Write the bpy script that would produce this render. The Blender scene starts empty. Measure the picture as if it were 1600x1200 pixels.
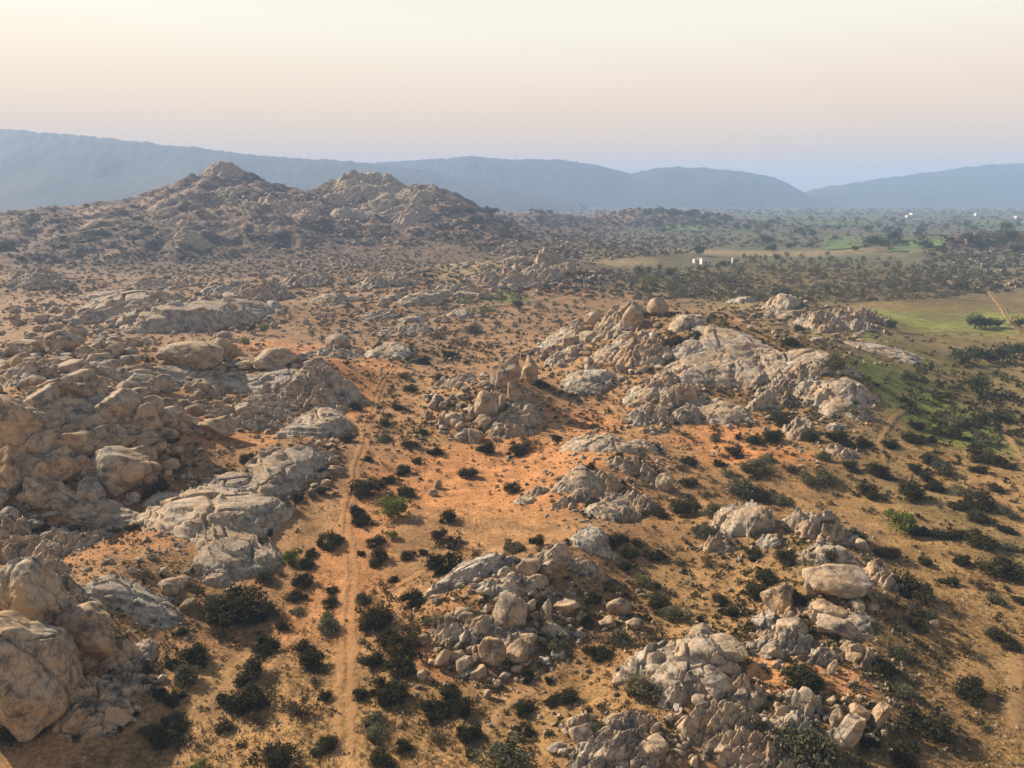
import bpy, math, random
import numpy as np

# ------------------------------------------------------------------ camera, sky, sun, exposure
sc = bpy.context.scene
COL = sc.collection
CAM_H = 55.0
PITCH = math.radians(14.5)
FPX = 1142.0                      # focal length in pixels of the 1600 px wide photograph
cam_d = bpy.data.cameras.new("camera")
cam = bpy.data.objects.new("camera", cam_d)
COL.objects.link(cam)
cam.location = (0, 0, CAM_H)
cam.rotation_euler = (math.pi / 2 - PITCH, 0, 0)
cam_d.sensor_fit = 'HORIZONTAL'
cam_d.sensor_width = 36.0
cam_d.lens = 36.0 * FPX / 1600.0
cam_d.clip_start = 0.5
cam_d.clip_end = 30000
sc.camera = cam

SUN_EL = math.radians(31)
SUN_AZ = (-0.84, 0.54)            # towards the sun, on the ground plane
world = bpy.data.worlds.new("World")
sc.world = world
world.use_nodes = True
wn, wl = world.node_tree.nodes, world.node_tree.links
wn.clear()
w_out = wn.new("ShaderNodeOutputWorld")
w_bg = wn.new("ShaderNodeBackground")
w_sky = wn.new("ShaderNodeTexSky")
w_sky.sky_type = 'NISHITA'
w_sky.sun_disc = False
w_sky.sun_elevation = SUN_EL
w_sky.sun_rotation = math.atan2(SUN_AZ[0], SUN_AZ[1])
w_sky.dust_density = 7.0
w_sky.air_density = 1.2
w_sky.ozone_density = 1.0
w_tc = wn.new("ShaderNodeTexCoord")
w_sep = wn.new("ShaderNodeSeparateXYZ")
w_ramp = wn.new("ShaderNodeValToRGB")          # dusty air: mauve at the horizon, peach, cream, pale blue overhead
el = w_ramp.color_ramp.elements
SKY = [(0.0, (0.82, 0.50, 0.24)), (0.05, (0.86, 0.57, 0.32)), (0.12, (0.94, 0.70, 0.45)), (0.20, (0.94, 0.87, 0.68)),
       (0.30, (0.80, 0.77, 0.67)), (0.48, (0.24, 0.27, 0.32)), (1.0, (0.09, 0.13, 0.20))]
while len(el) < len(SKY):
    el.new(0.5)
for e, (p, c) in zip(el, SKY):
    e.position = p
    e.color = (*c, 1)
w_sc = wn.new("ShaderNodeVectorMath"); w_sc.operation = 'SCALE'; w_sc.inputs[3].default_value = 0.05
w_mix = wn.new("ShaderNodeMixRGB"); w_mix.inputs[0].default_value = 0.85
wl.new(w_tc.outputs["Generated"], w_sep.inputs[0])
wl.new(w_sep.outputs["Z"], w_ramp.inputs[0])
wl.new(w_sky.outputs[0], w_sc.inputs[0])
wl.new(w_sc.outputs[0], w_mix.inputs[1])
wl.new(w_ramp.outputs[0], w_mix.inputs[2])
wl.new(w_mix.outputs[0], w_bg.inputs[0])
w_bg.inputs[1].default_value = 0.63
wl.new(w_bg.outputs[0], w_out.inputs[0])

sun_d = bpy.data.lights.new("sun", 'SUN')
sun_d.energy = 5.0
sun_d.angle = math.radians(0.6)
sun_d.color = (1.0, 0.84, 0.64)
sun = bpy.data.objects.new("sun", sun_d)
COL.objects.link(sun)
from mathutils import Vector
_sv = Vector((SUN_AZ[0] * math.cos(SUN_EL), SUN_AZ[1] * math.cos(SUN_EL), math.sin(SUN_EL)))
sun.rotation_euler = _sv.to_track_quat('Z', 'Y').to_euler()
sc.view_settings.view_transform = 'Standard'
sc.view_settings.look = 'None'
sc.view_settings.gamma = 1.0
sc.view_settings.use_curve_mapping = False
sc.view_settings.exposure = 1.1
sc.cycles.volume_bounces = 1
sc.cycles.max_bounces = 6

rng = np.random.default_rng(7)
random.seed(7)

# ------------------------------------------------------------------ noise
def _hash(ix, iy, iz, seed):
    h = (ix.astype(np.int64) * 374761393 + iy.astype(np.int64) * 668265263 + iz.astype(np.int64) * 2147483647 + seed * 974634777) & 0xFFFFFFFF
    h = ((h ^ (h >> 13)) * 1274126177) & 0xFFFFFFFF
    h = ((h ^ (h >> 16)) * 2246822519) & 0xFFFFFFFF
    return ((h ^ (h >> 15)) & 0xFFFFFF) / float(0xFFFFFF)

def noise2(x, y, seed=0):
    ix, iy = np.floor(x), np.floor(y)
    fx, fy = x - ix, y - iy
    fx, fy = fx * fx * (3 - 2 * fx), fy * fy * (3 - 2 * fy)
    z = np.zeros_like(ix)
    a = _hash(ix, iy, z, seed); b = _hash(ix + 1, iy, z, seed)
    c = _hash(ix, iy + 1, z, seed); d = _hash(ix + 1, iy + 1, z, seed)
    return (a + (b - a) * fx) * (1 - fy) + (c + (d - c) * fx) * fy - 0.5

def fbm2(x, y, oct=4, seed=0, gain=0.5):
    s = np.zeros_like(x, dtype=float); a = 1.0
    for o in range(oct):
        s += a * noise2(x * 2 ** o + 17.3 * o, y * 2 ** o - 9.1 * o, seed + o)
        a *= gain
    return s

def noise3(p, seed=0):
    i = np.floor(p); f = p - i; f = f * f * (3 - 2 * f)
    r = 0
    for dx in (0, 1):
        for dy in (0, 1):
            for dz in (0, 1):
                w = (f[:, 0] if dx else 1 - f[:, 0]) * (f[:, 1] if dy else 1 - f[:, 1]) * (f[:, 2] if dz else 1 - f[:, 2])
                r = r + w * _hash(i[:, 0] + dx, i[:, 1] + dy, i[:, 2] + dz, seed)
    return r - 0.5

def fbm3(p, oct=3, seed=0):
    s = 0; a = 1.0
    for o in range(oct):
        s = s + a * noise3(p * 2 ** o + 5.2 * o, seed + o); a *= 0.5
    return s

def voro2(x, y, seed=0):
    """cell id hash, offset to the cell's seed, distance to the nearest cell edge"""
    ix, iy = np.floor(x), np.floor(y)
    f1 = np.full(x.shape, 9.0); f2 = np.full(x.shape, 9.0)
    idv = np.zeros(x.shape); cx = np.zeros(x.shape); cy = np.zeros(x.shape)
    z0 = np.zeros_like(ix)
    for dx in (-1, 0, 1):
        for dy in (-1, 0, 1):
            jx, jy = ix + dx, iy + dy
            px_ = jx + 0.1 + 0.8 * _hash(jx, jy, z0, seed); py_ = jy + 0.1 + 0.8 * _hash(jx, jy, z0 + 1, seed)
            d = np.hypot(x - px_, y - py_)
            near = d < f1
            f2 = np.where(near, f1, np.minimum(f2, d))
            idv = np.where(near, _hash(jx, jy, z0 + 2, seed), idv)
            cx = np.where(near, px_, cx); cy = np.where(near, py_, cy)
            f1 = np.where(near, d, f1)
    return idv, x - cx, y - cy, f2 - f1

def sstep(a, b, x):
    t = np.clip((x - a) / (b - a), 0, 1)
    return t * t * (3 - 2 * t)

# ------------------------------------------------------------------ photograph pixel -> direction -> ground
CT, ST = math.cos(PITCH), math.sin(PITCH)
def ray(x, y):
    u = (np.asarray(x, float) - 800) / FPX; v = (600 - np.asarray(y, float)) / FPX
    return u, CT + v * ST, -ST + v * CT
def flat(x, y, z=0.0):
    a, b, c = ray(x, y)
    t = (CAM_H - z) / -c
    return a * t, b * t
def at_depth(x, y, Y):
    a, b, c = ray(x, y)
    t = Y / b
    return float(a * t), float(Y), float(CAM_H + c * t)
def scale_at(X, Y, Z):             # photograph pixels per metre at a place
    return FPX / (Y * CT - (Z - CAM_H) * ST)
def project(X, Y, Z):
    d = Y * CT - (Z - CAM_H) * ST
    return 800 + FPX * X / d, 600 - FPX * (Y * ST + (Z - CAM_H) * CT) / d

# ------------------------------------------------------------------ terrain height
BUMPS = []                          # x, y, height, rx, ry, rotation
def bump(px, py, h, rx, ry, rot=0.0):
    x, y = flat(px, py)
    BUMPS.append((float(x), float(y), h, rx, ry, rot))
bump(10, 740, 12, 32, 30); bump(150, 740, 7, 22, 22); bump(30, 1040, 6, 13, 22); bump(0, 600, 10, 60, 50)
bump(310, 850, 3.0, 13, 20); bump(180, 920, 0.7, 9, 9); bump(120, 640, 7, 30, 30)
bump(400, 610, 4.5, 45, 18, 0.1); bump(500, 610, 5.0, 14, 22); bump(455, 730, 3.0, 9, 16)
bump(310, 500, 9, 55, 30, 0.45); bump(170, 495, 6, 40, 25); bump(60, 450, 7, 40, 30); bump(470, 450, 5, 60, 40)
bump(770, 640, 8.5, 15, 17); bump(920, 610, 4, 16, 12)
bump(955, 560, 10, 27, 30); bump(1015, 565, 6, 22, 26); bump(1020, 640, 4, 13, 14)
bump(1140, 580, 8, 30, 40, -0.5); bump(1250, 600, 8, 34, 40, -0.5); bump(1310, 640, 5, 14, 20); bump(1090, 600, 5, 20, 20)
bump(1260, 505, 9, 34, 40); bump(1370, 555, 5, 22, 22); bump(615, 550, 3, 12, 14)
bump(930, 715, 3.5, 14, 12); bump(905, 770, 2.5, 9, 10); bump(985, 745, 2, 10, 9); bump(935, 850, 2.2, 7, 7)
bump(770, 960, 4.2, 11, 9, 0.4); bump(860, 900, 3.0, 10, 8, 0.4); bump(1160, 830, 3, 8, 8); bump(1285, 850, 3, 8, 8)
bump(1300, 950, 4.5, 9, 13); bump(1060, 1065, 3.0, 8, 7); bump(1150, 1130, 2.2, 10, 8); bump(1300, 1110, 1.8, 9, 9); bump(960, 1180, 1.8, 9, 6)
bump(850, 430, 8, 60, 60); bump(700, 440, 8, 80, 50); bump(640, 475, 5, 40, 40); bump(830, 400, 12, 120, 90)
bump(1230, 735, 2.0, 14, 9)
BUMPS = np.array(BUMPS)

def ridge_pts(lst):
    return np.array([at_depth(*p) for p in lst])
HILLS = [
    (ridge_pts([(-260, 372, 700), (-100, 350, 760), (0, 337, 800), (120, 321, 840), (230, 298, 880), (300, 280, 900), (345, 263, 910), (390, 276, 915),
                (450, 286, 920), (505, 308, 940), (530, 290, 960), (560, 276, 975), (600, 280, 975), (645, 288, 970), (690, 318, 965), (722, 343, 955), (755, 385, 930)]), 330.0, 1.25),
    (ridge_pts([(690, 352, 1250), (760, 342, 1300), (822, 331, 1330), (880, 342, 1330), (950, 336, 1380), (1020, 325, 1450), (1060, 336, 1430), (1110, 352, 1350), (1170, 362, 1300)]), 270.0, 1.1),
    (ridge_pts([(1440, 425, 640), (1480, 400, 690), (1525, 374, 730), (1560, 382, 740), (1600, 372, 760), (1700, 355, 800), (1850, 350, 820)]), 190.0, 1.2),
    (ridge_pts([(1290, 521, 297), (1400, 518, 302), (1500, 518, 303), (1600, 519, 304), (1750, 522, 306)]), 16.0, 1.0),
]
def ridge_h(x, y, R):
    pts, w, ex = R
    best = np.zeros_like(x)
    for a, b in zip(pts[:-1], pts[1:]):
        dx, dy = b[0] - a[0], b[1] - a[1]
        t = np.clip(((x - a[0]) * dx + (y - a[1]) * dy) / (dx * dx + dy * dy), 0, 1)
        d = np.hypot(x - (a[0] + t * dx), y - (a[1] + t * dy))
        z = a[2] + t * (b[2] - a[2])
        best = np.maximum(best, z * np.clip(1 - d / w, 0, 1) ** ex)
    return best
def hill_parts(x, y):
    out = []
    for k, R in enumerate(HILLS):
        xw = x + 26 * fbm2(x / 90, y / 90, 3, 40 + k) if k < 3 else x
        yw = y + 60 * fbm2(x / 110, y / 110, 3, 50 + k) if k < 3 else y
        out.append(ridge_h(xw, yw, R) if k < 3 else ridge_h(x, y, R))
    out[0] = out[0] * (1 - 0.75 * sstep(-95, 50, x + 20 * fbm2(x / 60, y / 60, 2, 61)))   # the second peak drops quickly on its far side
    return out
def T(x, y, hills=None):
    x = np.asarray(x, float); y = np.asarray(y, float)
    z = 1.6 * fbm2(x / 55, y / 55, 3, 1) + 0.5 * fbm2(x / 9, y / 9, 3, 5) + 0.12 * fbm2(x / 1.7, y / 1.7, 2, 9)
    for bx, by, h, rx, ry, rot in BUMPS:
        c, s = math.cos(rot), math.sin(rot)
        X, Y = x - bx, y - by
        q = ((X * c + Y * s) / rx) ** 2 + ((-X * s + Y * c) / ry) ** 2
        z = z + h * np.exp(-q)
    hp = hill_parts(x, y) if hills is None else hills
    for k, h in enumerate(hp):
        if k < 3:
            rough = np.clip(h / 12, 0, 1)
            z = z + h + rough * (17 * np.abs(fbm2(x / 55, y / 55, 4, 21)) - 4 + 5 * fbm2(x / 14, y / 14, 3, 25))
        else:
            z = z + h
    return z
rr = [28.0]
while rr[-1] < 9500:
    r_ = rr[-1]
    rr.append(r_ + (2.7 if 560 < r_ < 1120 else max(0.3, r_ * (0.0088 if r_ < 1200 else 0.014))))
rr = np.array(rr); th = np.radians(np.linspace(-45, 45, 510))
GX = (rr[:, None] * np.sin(th)).ravel(); GY = (rr[:, None] * np.cos(th)).ravel()
hp = hill_parts(GX, GY)
GZ = T(GX, GY, hp)
_G2 = GZ.reshape(len(rr), len(th))
def TG(x, y):
    """height of the ground sheet itself"""
    x = np.asarray(x, float); y = np.asarray(y, float)
    r = np.clip(np.hypot(x, y), rr[0], rr[-1] - 1e-3); a = np.clip((np.arctan2(x, y) - th[0]) / (th[1] - th[0]), 0, len(th) - 1.001)
    i = np.clip(np.searchsorted(rr, r, side='right') - 1, 0, len(rr) - 2); f = (r - rr[i]) / (rr[i + 1] - rr[i])
    j = a.astype(int); g = a - j
    return (_G2[i, j] * (1 - g) + _G2[i, j + 1] * g) * (1 - f) + (_G2[i + 1, j] * (1 - g) + _G2[i + 1, j + 1] * g) * f
_tt = np.geomspace(30, 9000, 900)
def P(px, py):
    """where the line of sight through photograph pixels meets the ground"""
    px = np.atleast_1d(np.asarray(px, float)); py = np.atleast_1d(np.asarray(py, float))
    a, b, c = ray(px, py)
    X = a[:, None] * _tt; Y = b[:, None] * _tt; Z = CAM_H + c[:, None] * _tt
    g = Z - TG(X, Y)
    below = g < 0
    i = np.where(below.any(1), below.argmax(1), len(_tt) - 1)
    i = np.clip(i, 1, None)
    k = np.arange(len(px))
    g0, g1 = g[k, i - 1], g[k, i]
    f = np.clip(g0 / (g0 - g1 + 1e-9), 0, 1)
    t = _tt[i - 1] + f * (_tt[i] - _tt[i - 1])
    x, y = a * t, b * t
    return x, y, TG(x, y)

# ------------------------------------------------------------------ object helpers
def mesh_np(name, verts, faces, mats, smooth=True):
    me = bpy.data.meshes.new(name)
    verts = np.asarray(verts, np.float32); faces = np.asarray(faces, np.int32)
    n, k = faces.shape
    me.vertices.add(len(verts)); me.vertices.foreach_set("co", verts.ravel())
    me.loops.add(n * k); me.loops.foreach_set("vertex_index", faces.ravel())
    me.polygons.add(n)
    me.polygons.foreach_set("loop_start", np.arange(0, n * k, k, dtype=np.int32))
    me.polygons.foreach_set("loop_total", np.full(n, k, np.int32))
    me.polygons.foreach_set("use_smooth", np.full(n, smooth))
    me.update(calc_edges=True)
    for m in (mats if isinstance(mats, (list, tuple)) else [mats]):
        me.materials.append(m)
    return me
def link(name, me, parent=None, loc=None):
    o = bpy.data.objects.new(name, me)
    COL.objects.link(o)
    if parent: o.parent = parent
    if loc is not None: o.location = loc
    return o
def tag(o, label=None, cat=None, group=None, kind=None):
    if label: o["label"] = label
    if cat: o["category"] = cat
    if group: o["group"] = group
    if kind: o["kind"] = kind
    return o
def grid_faces(nr, nc):
    i = np.arange((nr - 1) * (nc - 1)); r, c = i // (nc - 1), i % (nc - 1)
    a = r * nc + c
    return np.stack([a, a + 1, a + nc + 1, a + nc], 1)
def vcol(me, name, col):
    at = me.color_attributes.new(name, 'FLOAT_COLOR', 'POINT')
    c = np.ones((len(col), 4), np.float32); c[:, :3] = col
    at.data.foreach_set("color", c.ravel())

# ------------------------------------------------------------------ materials
def new_mat(name):
    m = bpy.data.materials.new(name); m.use_nodes = True
    nt = m.node_tree; nt.nodes.clear()
    out = nt.nodes.new("ShaderNodeOutputMaterial"); b = nt.nodes.new("ShaderNodeBsdfPrincipled")
    nt.links.new(b.outputs[0], out.inputs[0])
    b.inputs["Roughness"].default_value = 0.9
    b.inputs["Specular IOR Level"].default_value = 0.15
    return m, nt, b
def nd(nt, typ, **kw):
    n = nt.nodes.new(typ)
    for k, v in kw.items(): setattr(n, k, v)
    return n
def wpos(nt, scale=(1, 1, 1), rot=(0, 0, 0)):
    g = nd(nt, "ShaderNodeNewGeometry"); m = nd(nt, "ShaderNodeMapping")
    m.inputs["Scale"].default_value = scale; m.inputs["Rotation"].default_value = rot
    nt.links.new(g.outputs["Position"], m.inputs[0])
    return m.outputs[0]
def noise(nt, vec, scale, detail=5, rough=0.6):
    n = nd(nt, "ShaderNodeTexNoise"); n.inputs["Scale"].default_value = scale
    n.inputs["Detail"].default_value = detail; n.inputs["Roughness"].default_value = rough
    nt.links.new(vec, n.inputs["Vector"]); return n.outputs[0]
def ramp(nt, fac, stops):
    r = nd(nt, "ShaderNodeValToRGB"); e = r.color_ramp.elements
    while len(e) < len(stops): e.new(0.5)
    for q, (p, c) in zip(e, stops):
        q.position = p; q.color = (*c, 1) if not isinstance(c, float) else (c, c, c, 1)
    nt.links.new(fac, r.inputs[0]); return r.outputs[0]
def mixc(nt, fac, a, b, mode='MIX'):
    m = nd(nt, "ShaderNodeMixRGB", blend_type=mode)
    for s, v in ((0, fac), (1, a), (2, b)):
        if isinstance(v, (int, float)): m.inputs[s].default_value = v
        elif isinstance(v, tuple): m.inputs[s].default_value = (*v, 1)
        else: nt.links.new(v, m.inputs[s])
    return m.outputs[0]
def bumpn(nt, h, strength, dist, prev=None):
    b = nd(nt, "ShaderNodeBump"); b.inputs["Strength"].default_value = strength; b.inputs["Distance"].default_value = dist
    nt.links.new(h, b.inputs["Height"])
    if prev is not None: nt.links.new(prev, b.inputs["Normal"])
    return b.outputs[0]

def rock_mat(name, pale, tan, dark, streak=0.7):
    m, nt, b = new_mat(name)
    p = wpos(nt)
    big = noise(nt, p, 0.16, 4)
    c = mixc(nt, ramp(nt, big, [(0.38, 0.0), (0.62, 1.0)]), pale, tan)
    oi = nd(nt, "ShaderNodeObjectInfo")
    c = mixc(nt, ramp(nt, oi.outputs["Random"], [(0.0, 0.0), (1.0, 0.55)]), c, tan)
    st = noise(nt, wpos(nt, (0.22, 0.9, 0.5), (0.3, 0.35, 0.6)), 1.0, 6, 0.65)
    c = mixc(nt, ramp(nt, st, [(0.50, 0.0), (0.68, streak)]), c, dark)
    mid = noise(nt, p, 1.6, 6, 0.7)
    c = mixc(nt, ramp(nt, mid, [(0.56, 0.0), (0.72, 0.55)]), c, tuple(v * 0.5 for v in tan))
    fine = noise(nt, p, 9.0, 4, 0.7)
    c = mixc(nt, 0.75, c, ramp(nt, fine, [(0.25, 0.55), (0.75, 1.25)]), 'MULTIPLY')
    vein = noise(nt, wpos(nt, (1.0, 0.45, 0.8), (0.5, 0.2, 0.9)), 0.5, 7, 0.62)
    crack = ramp(nt, vein, [(0.478, 1.0), (0.495, 0.0), (0.505, 0.0), (0.522, 1.0)])
    c = mixc(nt, 0.5, c, ramp(nt, vein, [(0.484, 1.0), (0.497, 0.3), (0.503, 0.3), (0.516, 1.0)]), 'MULTIPLY')
    patch = noise(nt, p, 0.45, 7, 0.72)
    c = mixc(nt, ramp(nt, patch, [(0.50, 0.0), (0.62, 0.8)]), c, dark)
    nt.links.new(c, b.inputs["Base Color"])
    n1 = bumpn(nt, crack, 0.5, 0.18)
    n2 = bumpn(nt, mid, 0.7, 0.35, n1)
    nt.links.new(bumpn(nt, fine, 0.5, 0.06, n2), b.inputs["Normal"])
    return m
M = {}
M['granite'] = rock_mat('granite', (0.44, 0.385, 0.32), (0.45, 0.305, 0.18), (0.08, 0.073, 0.066))
M['slab'] = rock_mat('slab_granite', (0.46, 0.415, 0.36), (0.45, 0.325, 0.21), (0.10, 0.096, 0.092), 0.85)

m, nt, b = new_mat('soil')
at = nd(nt, "ShaderNodeAttribute", attribute_name='soil')
p = wpos(nt)
n_a = noise(nt, p, 0.22, 6, 0.65); n_b = noise(nt, p, 2.2, 5, 0.7); n_c = noise(nt, p, 11.0, 3, 0.7)
c = mixc(nt, 0.8, at.outputs["Color"], ramp(nt, n_a, [(0.34, (0.50, 0.50, 0.46)), (0.64, (1.25, 1.25, 1.25))]), 'MULTIPLY')
c = mixc(nt, 0.8, c, ramp(nt, n_b, [(0.36, (0.38, 0.38, 0.33)), (0.60, (1.22, 1.2, 1.18))]), 'MULTIPLY')
c = mixc(nt, ramp(nt, n_c, [(0.62, 0.0), (0.70, 0.5)]), c, (0.40, 0.29, 0.17))
nt.links.new(c, b.inputs["Base Color"])
nt.links.new(bumpn(nt, n_c, 0.5, 0.08, bumpn(nt, n_b, 0.6, 0.35)), b.inputs["Normal"])
M['soil'] = m

def plain(name, c1, c2, scale=0.6, bump_d=0.1, rough=0.9):
    m, nt, b = new_mat(name); p = wpos(nt)
    n = noise(nt, p, scale, 6, 0.7)
    nt.links.new(ramp(nt, n, [(0.3, c1), (0.7, c2)]), b.inputs["Base Color"])
    nt.links.new(bumpn(nt, n, 0.4, bump_d), b.inputs["Normal"]); b.inputs["Roughness"].default_value = rough
    return m
def worn(name, c1, c2):
    m = plain(name, c1, c2, 1.4, 0.12); nt = m.node_tree
    b = [q for q in nt.nodes if q.type == 'BSDF_PRINCIPLED'][0]
    at = nd(nt, "ShaderNodeAttribute", attribute_name='soil')
    ad = nd(nt, "ShaderNodeMath", operation='ADD'); n = noise(nt, wpos(nt), 1.1, 5, 0.7)
    sp = nd(nt, "ShaderNodeSeparateColor"); nt.links.new(at.outputs["Color"], sp.inputs[0])
    nt.links.new(sp.outputs[0], ad.inputs[0]); nt.links.new(n, ad.inputs[1])
    nt.links.new(ramp(nt, ad.outputs[0], [(0.60, 0.0), (1.05, 0.62)]), b.inputs["Alpha"])
    return m
M['track'] = worn('track_dust', (0.36, 0.195, 0.085), (0.46, 0.26, 0.12))
M['path'] = worn('path_dust', (0.32, 0.20, 0.09), (0.40, 0.25, 0.125))
M['road'] = worn('road_surface', (0.20, 0.16, 0.12), (0.27, 0.215, 0.165))
M['field'] = plain('field_crop', (0.07, 0.105, 0.032), (0.13, 0.165, 0.055), 0.05, 0.3)
M['far_hill'] = plain('far_hill', (0.03, 0.036, 0.026), (0.065, 0.06, 0.042), 0.012, 4.0)
M['plaster'] = plain('white_plaster', (0.50, 0.47, 0.42), (0.64, 0.61, 0.56), 0.6, 0.01)
M['concrete'] = plain('pole_concrete', (0.42, 0.38, 0.33), (0.55, 0.50, 0.44), 2.0, 0.01)
M['door'] = plain('door_wood', (0.10, 0.06, 0.04), (0.16, 0.10, 0.06), 3.0, 0.01)
M['glass'] = plain('window_dark', (0.03, 0.035, 0.04), (0.05, 0.055, 0.06), 1.0, 0.0, 0.25)
M['wire'] = plain('metal', (0.15, 0.15, 0.15), (0.22, 0.22, 0.22), 3.0, 0.0, 0.5)
M['bark'] = plain('bark', (0.09, 0.065, 0.045), (0.18, 0.14, 0.10), 4.0, 0.03)
M['skin'] = plain('skin', (0.22, 0.12, 0.07), (0.26, 0.15, 0.09), 3.0, 0.0, 0.6)
M['shirt'] = plain('white_cotton', (0.74, 0.73, 0.70), (0.82, 0.81, 0.79), 6.0, 0.01)
M['trousers'] = plain('dark_cotton', (0.02, 0.02, 0.025), (0.04, 0.04, 0.045), 6.0, 0.01)
M['hair'] = plain('black_hair', (0.008, 0.007, 0.006), (0.015, 0.012, 0.01), 30.0, 0.005, 0.6)

def leaf_mat(name, c1, c2, c3, scale=1.1):
    m, nt, b = new_mat(name); p = wpos(nt)
    n = noise(nt, p, scale, 3, 0.6)
    oi = nd(nt, "ShaderNodeObjectInfo")
    c = ramp(nt, n, [(0.3, c1), (0.5, c2), (0.72, c3)])
    c = mixc(nt, 1.0, c, ramp(nt, oi.outputs["Random"], [(0.0, (0.75, 0.75, 0.8)), (1.0, (1.3, 1.2, 1.1))]), 'MULTIPLY')
    nt.links.new(c, b.inputs["Base Color"])
    tr = nd(nt, "ShaderNodeBsdfTranslucent"); ms = nd(nt, "ShaderNodeMixShader"); ms.inputs[0].default_value = 0.22
    nt.links.new(c, tr.inputs[0]); nt.links.new(b.outputs[0], ms.inputs[1]); nt.links.new(tr.outputs[0], ms.inputs[2])
    out = [q for q in nt.nodes if q.type == 'OUTPUT_MATERIAL'][0]
    nt.links.new(ms.outputs[0], out.inputs[0])
    return m
M['leaf_dark'] = leaf_mat('leaf_dark', (0.018, 0.020, 0.008), (0.038, 0.038, 0.015), (0.080, 0.072, 0.030))
M['leaf_green'] = leaf_mat('leaf_green', (0.07, 0.10, 0.02), (0.13, 0.16, 0.035), (0.20, 0.22, 0.06))
M['leaf_dry'] = leaf_mat('leaf_dry', (0.06, 0.045, 0.025), (0.10, 0.08, 0.045), (0.15, 0.115, 0.07))
M['straw'] = leaf_mat('straw', (0.10, 0.085, 0.04), (0.20, 0.155, 0.07), (0.30, 0.22, 0.11), 0.3)
M['leaf_tree'] = leaf_mat('leaf_tree', (0.025, 0.04, 0.016), (0.045, 0.062, 0.025), (0.075, 0.085, 0.04), 0.4)
M['leaf_wood'] = leaf_mat('leaf_wood', (0.065, 0.068, 0.038), (0.11, 0.11, 0.062), (0.17, 0.155, 0.095), 0.4)

# ------------------------------------------------------------------ the ground sheet and the hills
ORANGE = np.array([0.43, 0.205, 0.085]); TAN = np.array([0.33, 0.20, 0.085]); OLIVE = np.array([0.20, 0.15, 0.065])
GRASS = np.array([0.17, 0.19, 0.045]); HILLC = np.array([0.14, 0.092, 0.06]); PLAIN = np.array([0.12, 0.115, 0.065]); DRY = np.array([0.29, 0.22, 0.12])
RED = np.array([0.46, 0.17, 0.05])
ZONES = [  # px, py, rx px, ry px, colour, strength
    (800, 745, 170, 70, ORANGE * 1.12, 1), (900, 665, 80, 22, ORANGE * 1.1, 1), (540, 900, 70, 260, ORANGE * 1.02, 0.8), (450, 1130, 260, 130, TAN * 1.05, 0.8),
    (350, 690, 110, 40, ORANGE * 0.9, 1), (180, 850, 130, 60, ORANGE * 0.8, 0.9), (1190, 1080, 80, 40, ORANGE * 1.15, 1), (1300, 1090, 60, 40, ORANGE * 1.05, 0.9),
    (1150, 690, 120, 25, ORANGE * 1.05, 1), (1120, 525, 70, 18, ORANGE * 1.15, 1), (1200, 720, 110, 20, RED, 0.6), (700, 1020, 80, 40, ORANGE * 0.9, 0.7),
    (1500, 960, 180, 260, TAN * 0.86, 0.9), (1560, 760, 120, 70, TAN * 1.05, 0.8), (1430, 650, 75, 42, GRASS * 1.15, 1), (1410, 620, 50, 20, GRASS, 0.8),
    (1460, 496, 150, 20, GRASS * 1.25, 1), (1405, 562, 50, 28, GRASS * 0.85, 0.8), (1500, 590, 130, 40, OLIVE * 0.9, 0.6), (1400, 478, 110, 7, TAN * 0.85, 0.8),
    (960, 413, 60, 9, DRY, 0.8), (1190, 396, 170, 5, DRY, 0.8), (880, 457, 40, 7, RED * 0.75, 0.5), (730, 443, 50, 12, DRY * 1.1, 0.9), (770, 470, 60, 8, GRASS, 0.7),
    (1290, 440, 260, 34, OLIVE * 0.75, 0.9), (1090, 940, 110, 60, TAN, 0.8), (560, 610, 60, 60, ORANGE, 1), (420, 545, 120, 14, ORANGE, 0.8), (850, 1130, 160, 50, TAN, 0.8),
]
def soil_colour(x, y, hp):
    n = fbm2(x / 28, y / 28, 4, 70)
    n2 = fbm2(x / 120, y / 120, 3, 75)
    wr = sstep(10, 80, x - 0.12 * y + 50 * n2)
    nearf = sstep(150, 300, y + 40 * n2)[:, None]
    col = (np.array([0.31, 0.175, 0.08]) * (1 - nearf) + np.array([0.27, 0.165, 0.09]) * nearf) * (1 - wr)[:, None] + OLIVE * wr[:, None]
    far = sstep(380, 620, y + 120 * n2)[:, None]
    pl = PLAIN + (HILLC * 0.95 - PLAIN) * (1 - sstep(-40, 160, x - 0.1 * y + 60 * n2))[:, None]
    col = col * (1 - far) + pl * far
    hl = sstep(2, 14, hp[0] + hp[1] + hp[2])[:, None]
    hc = HILLC * (1 + 0.9 * n[:, None])
    hc = hc * (1 + 0.35 * sstep(0.0, 0.4, fbm2(x / 60, y / 60, 3, 77)))[:, None]
    col = col * (1 - hl) + hc * hl
    for px, py, rx, ry, c, s in ZONES:
        X, Y = flat(px, py); k = scale_at(X, Y, 0.0)
        sd = CAM_H / math.hypot(X, Y, CAM_H)
        q = ((x - X) / (rx / k)) ** 2 + ((y - Y) / (ry / (k * sd))) ** 2
        w = (s * (1 - sstep(0.45, 1.5, q + 0.9 * n)))[:, None]
        col = col * (1 - w) + c * w
    return np.clip(col * (1 + 0.25 * n[:, None]), 0.01, 0.8)
soil = soil_colour(GX, GY, hp)
GF = grid_faces(len(rr), len(th))[:, ::-1]
own = np.zeros(len(GX), int)
for k in range(3): own[hp[k] > 4.0] = k + 1
fown = own[GF].max(1)
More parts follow.
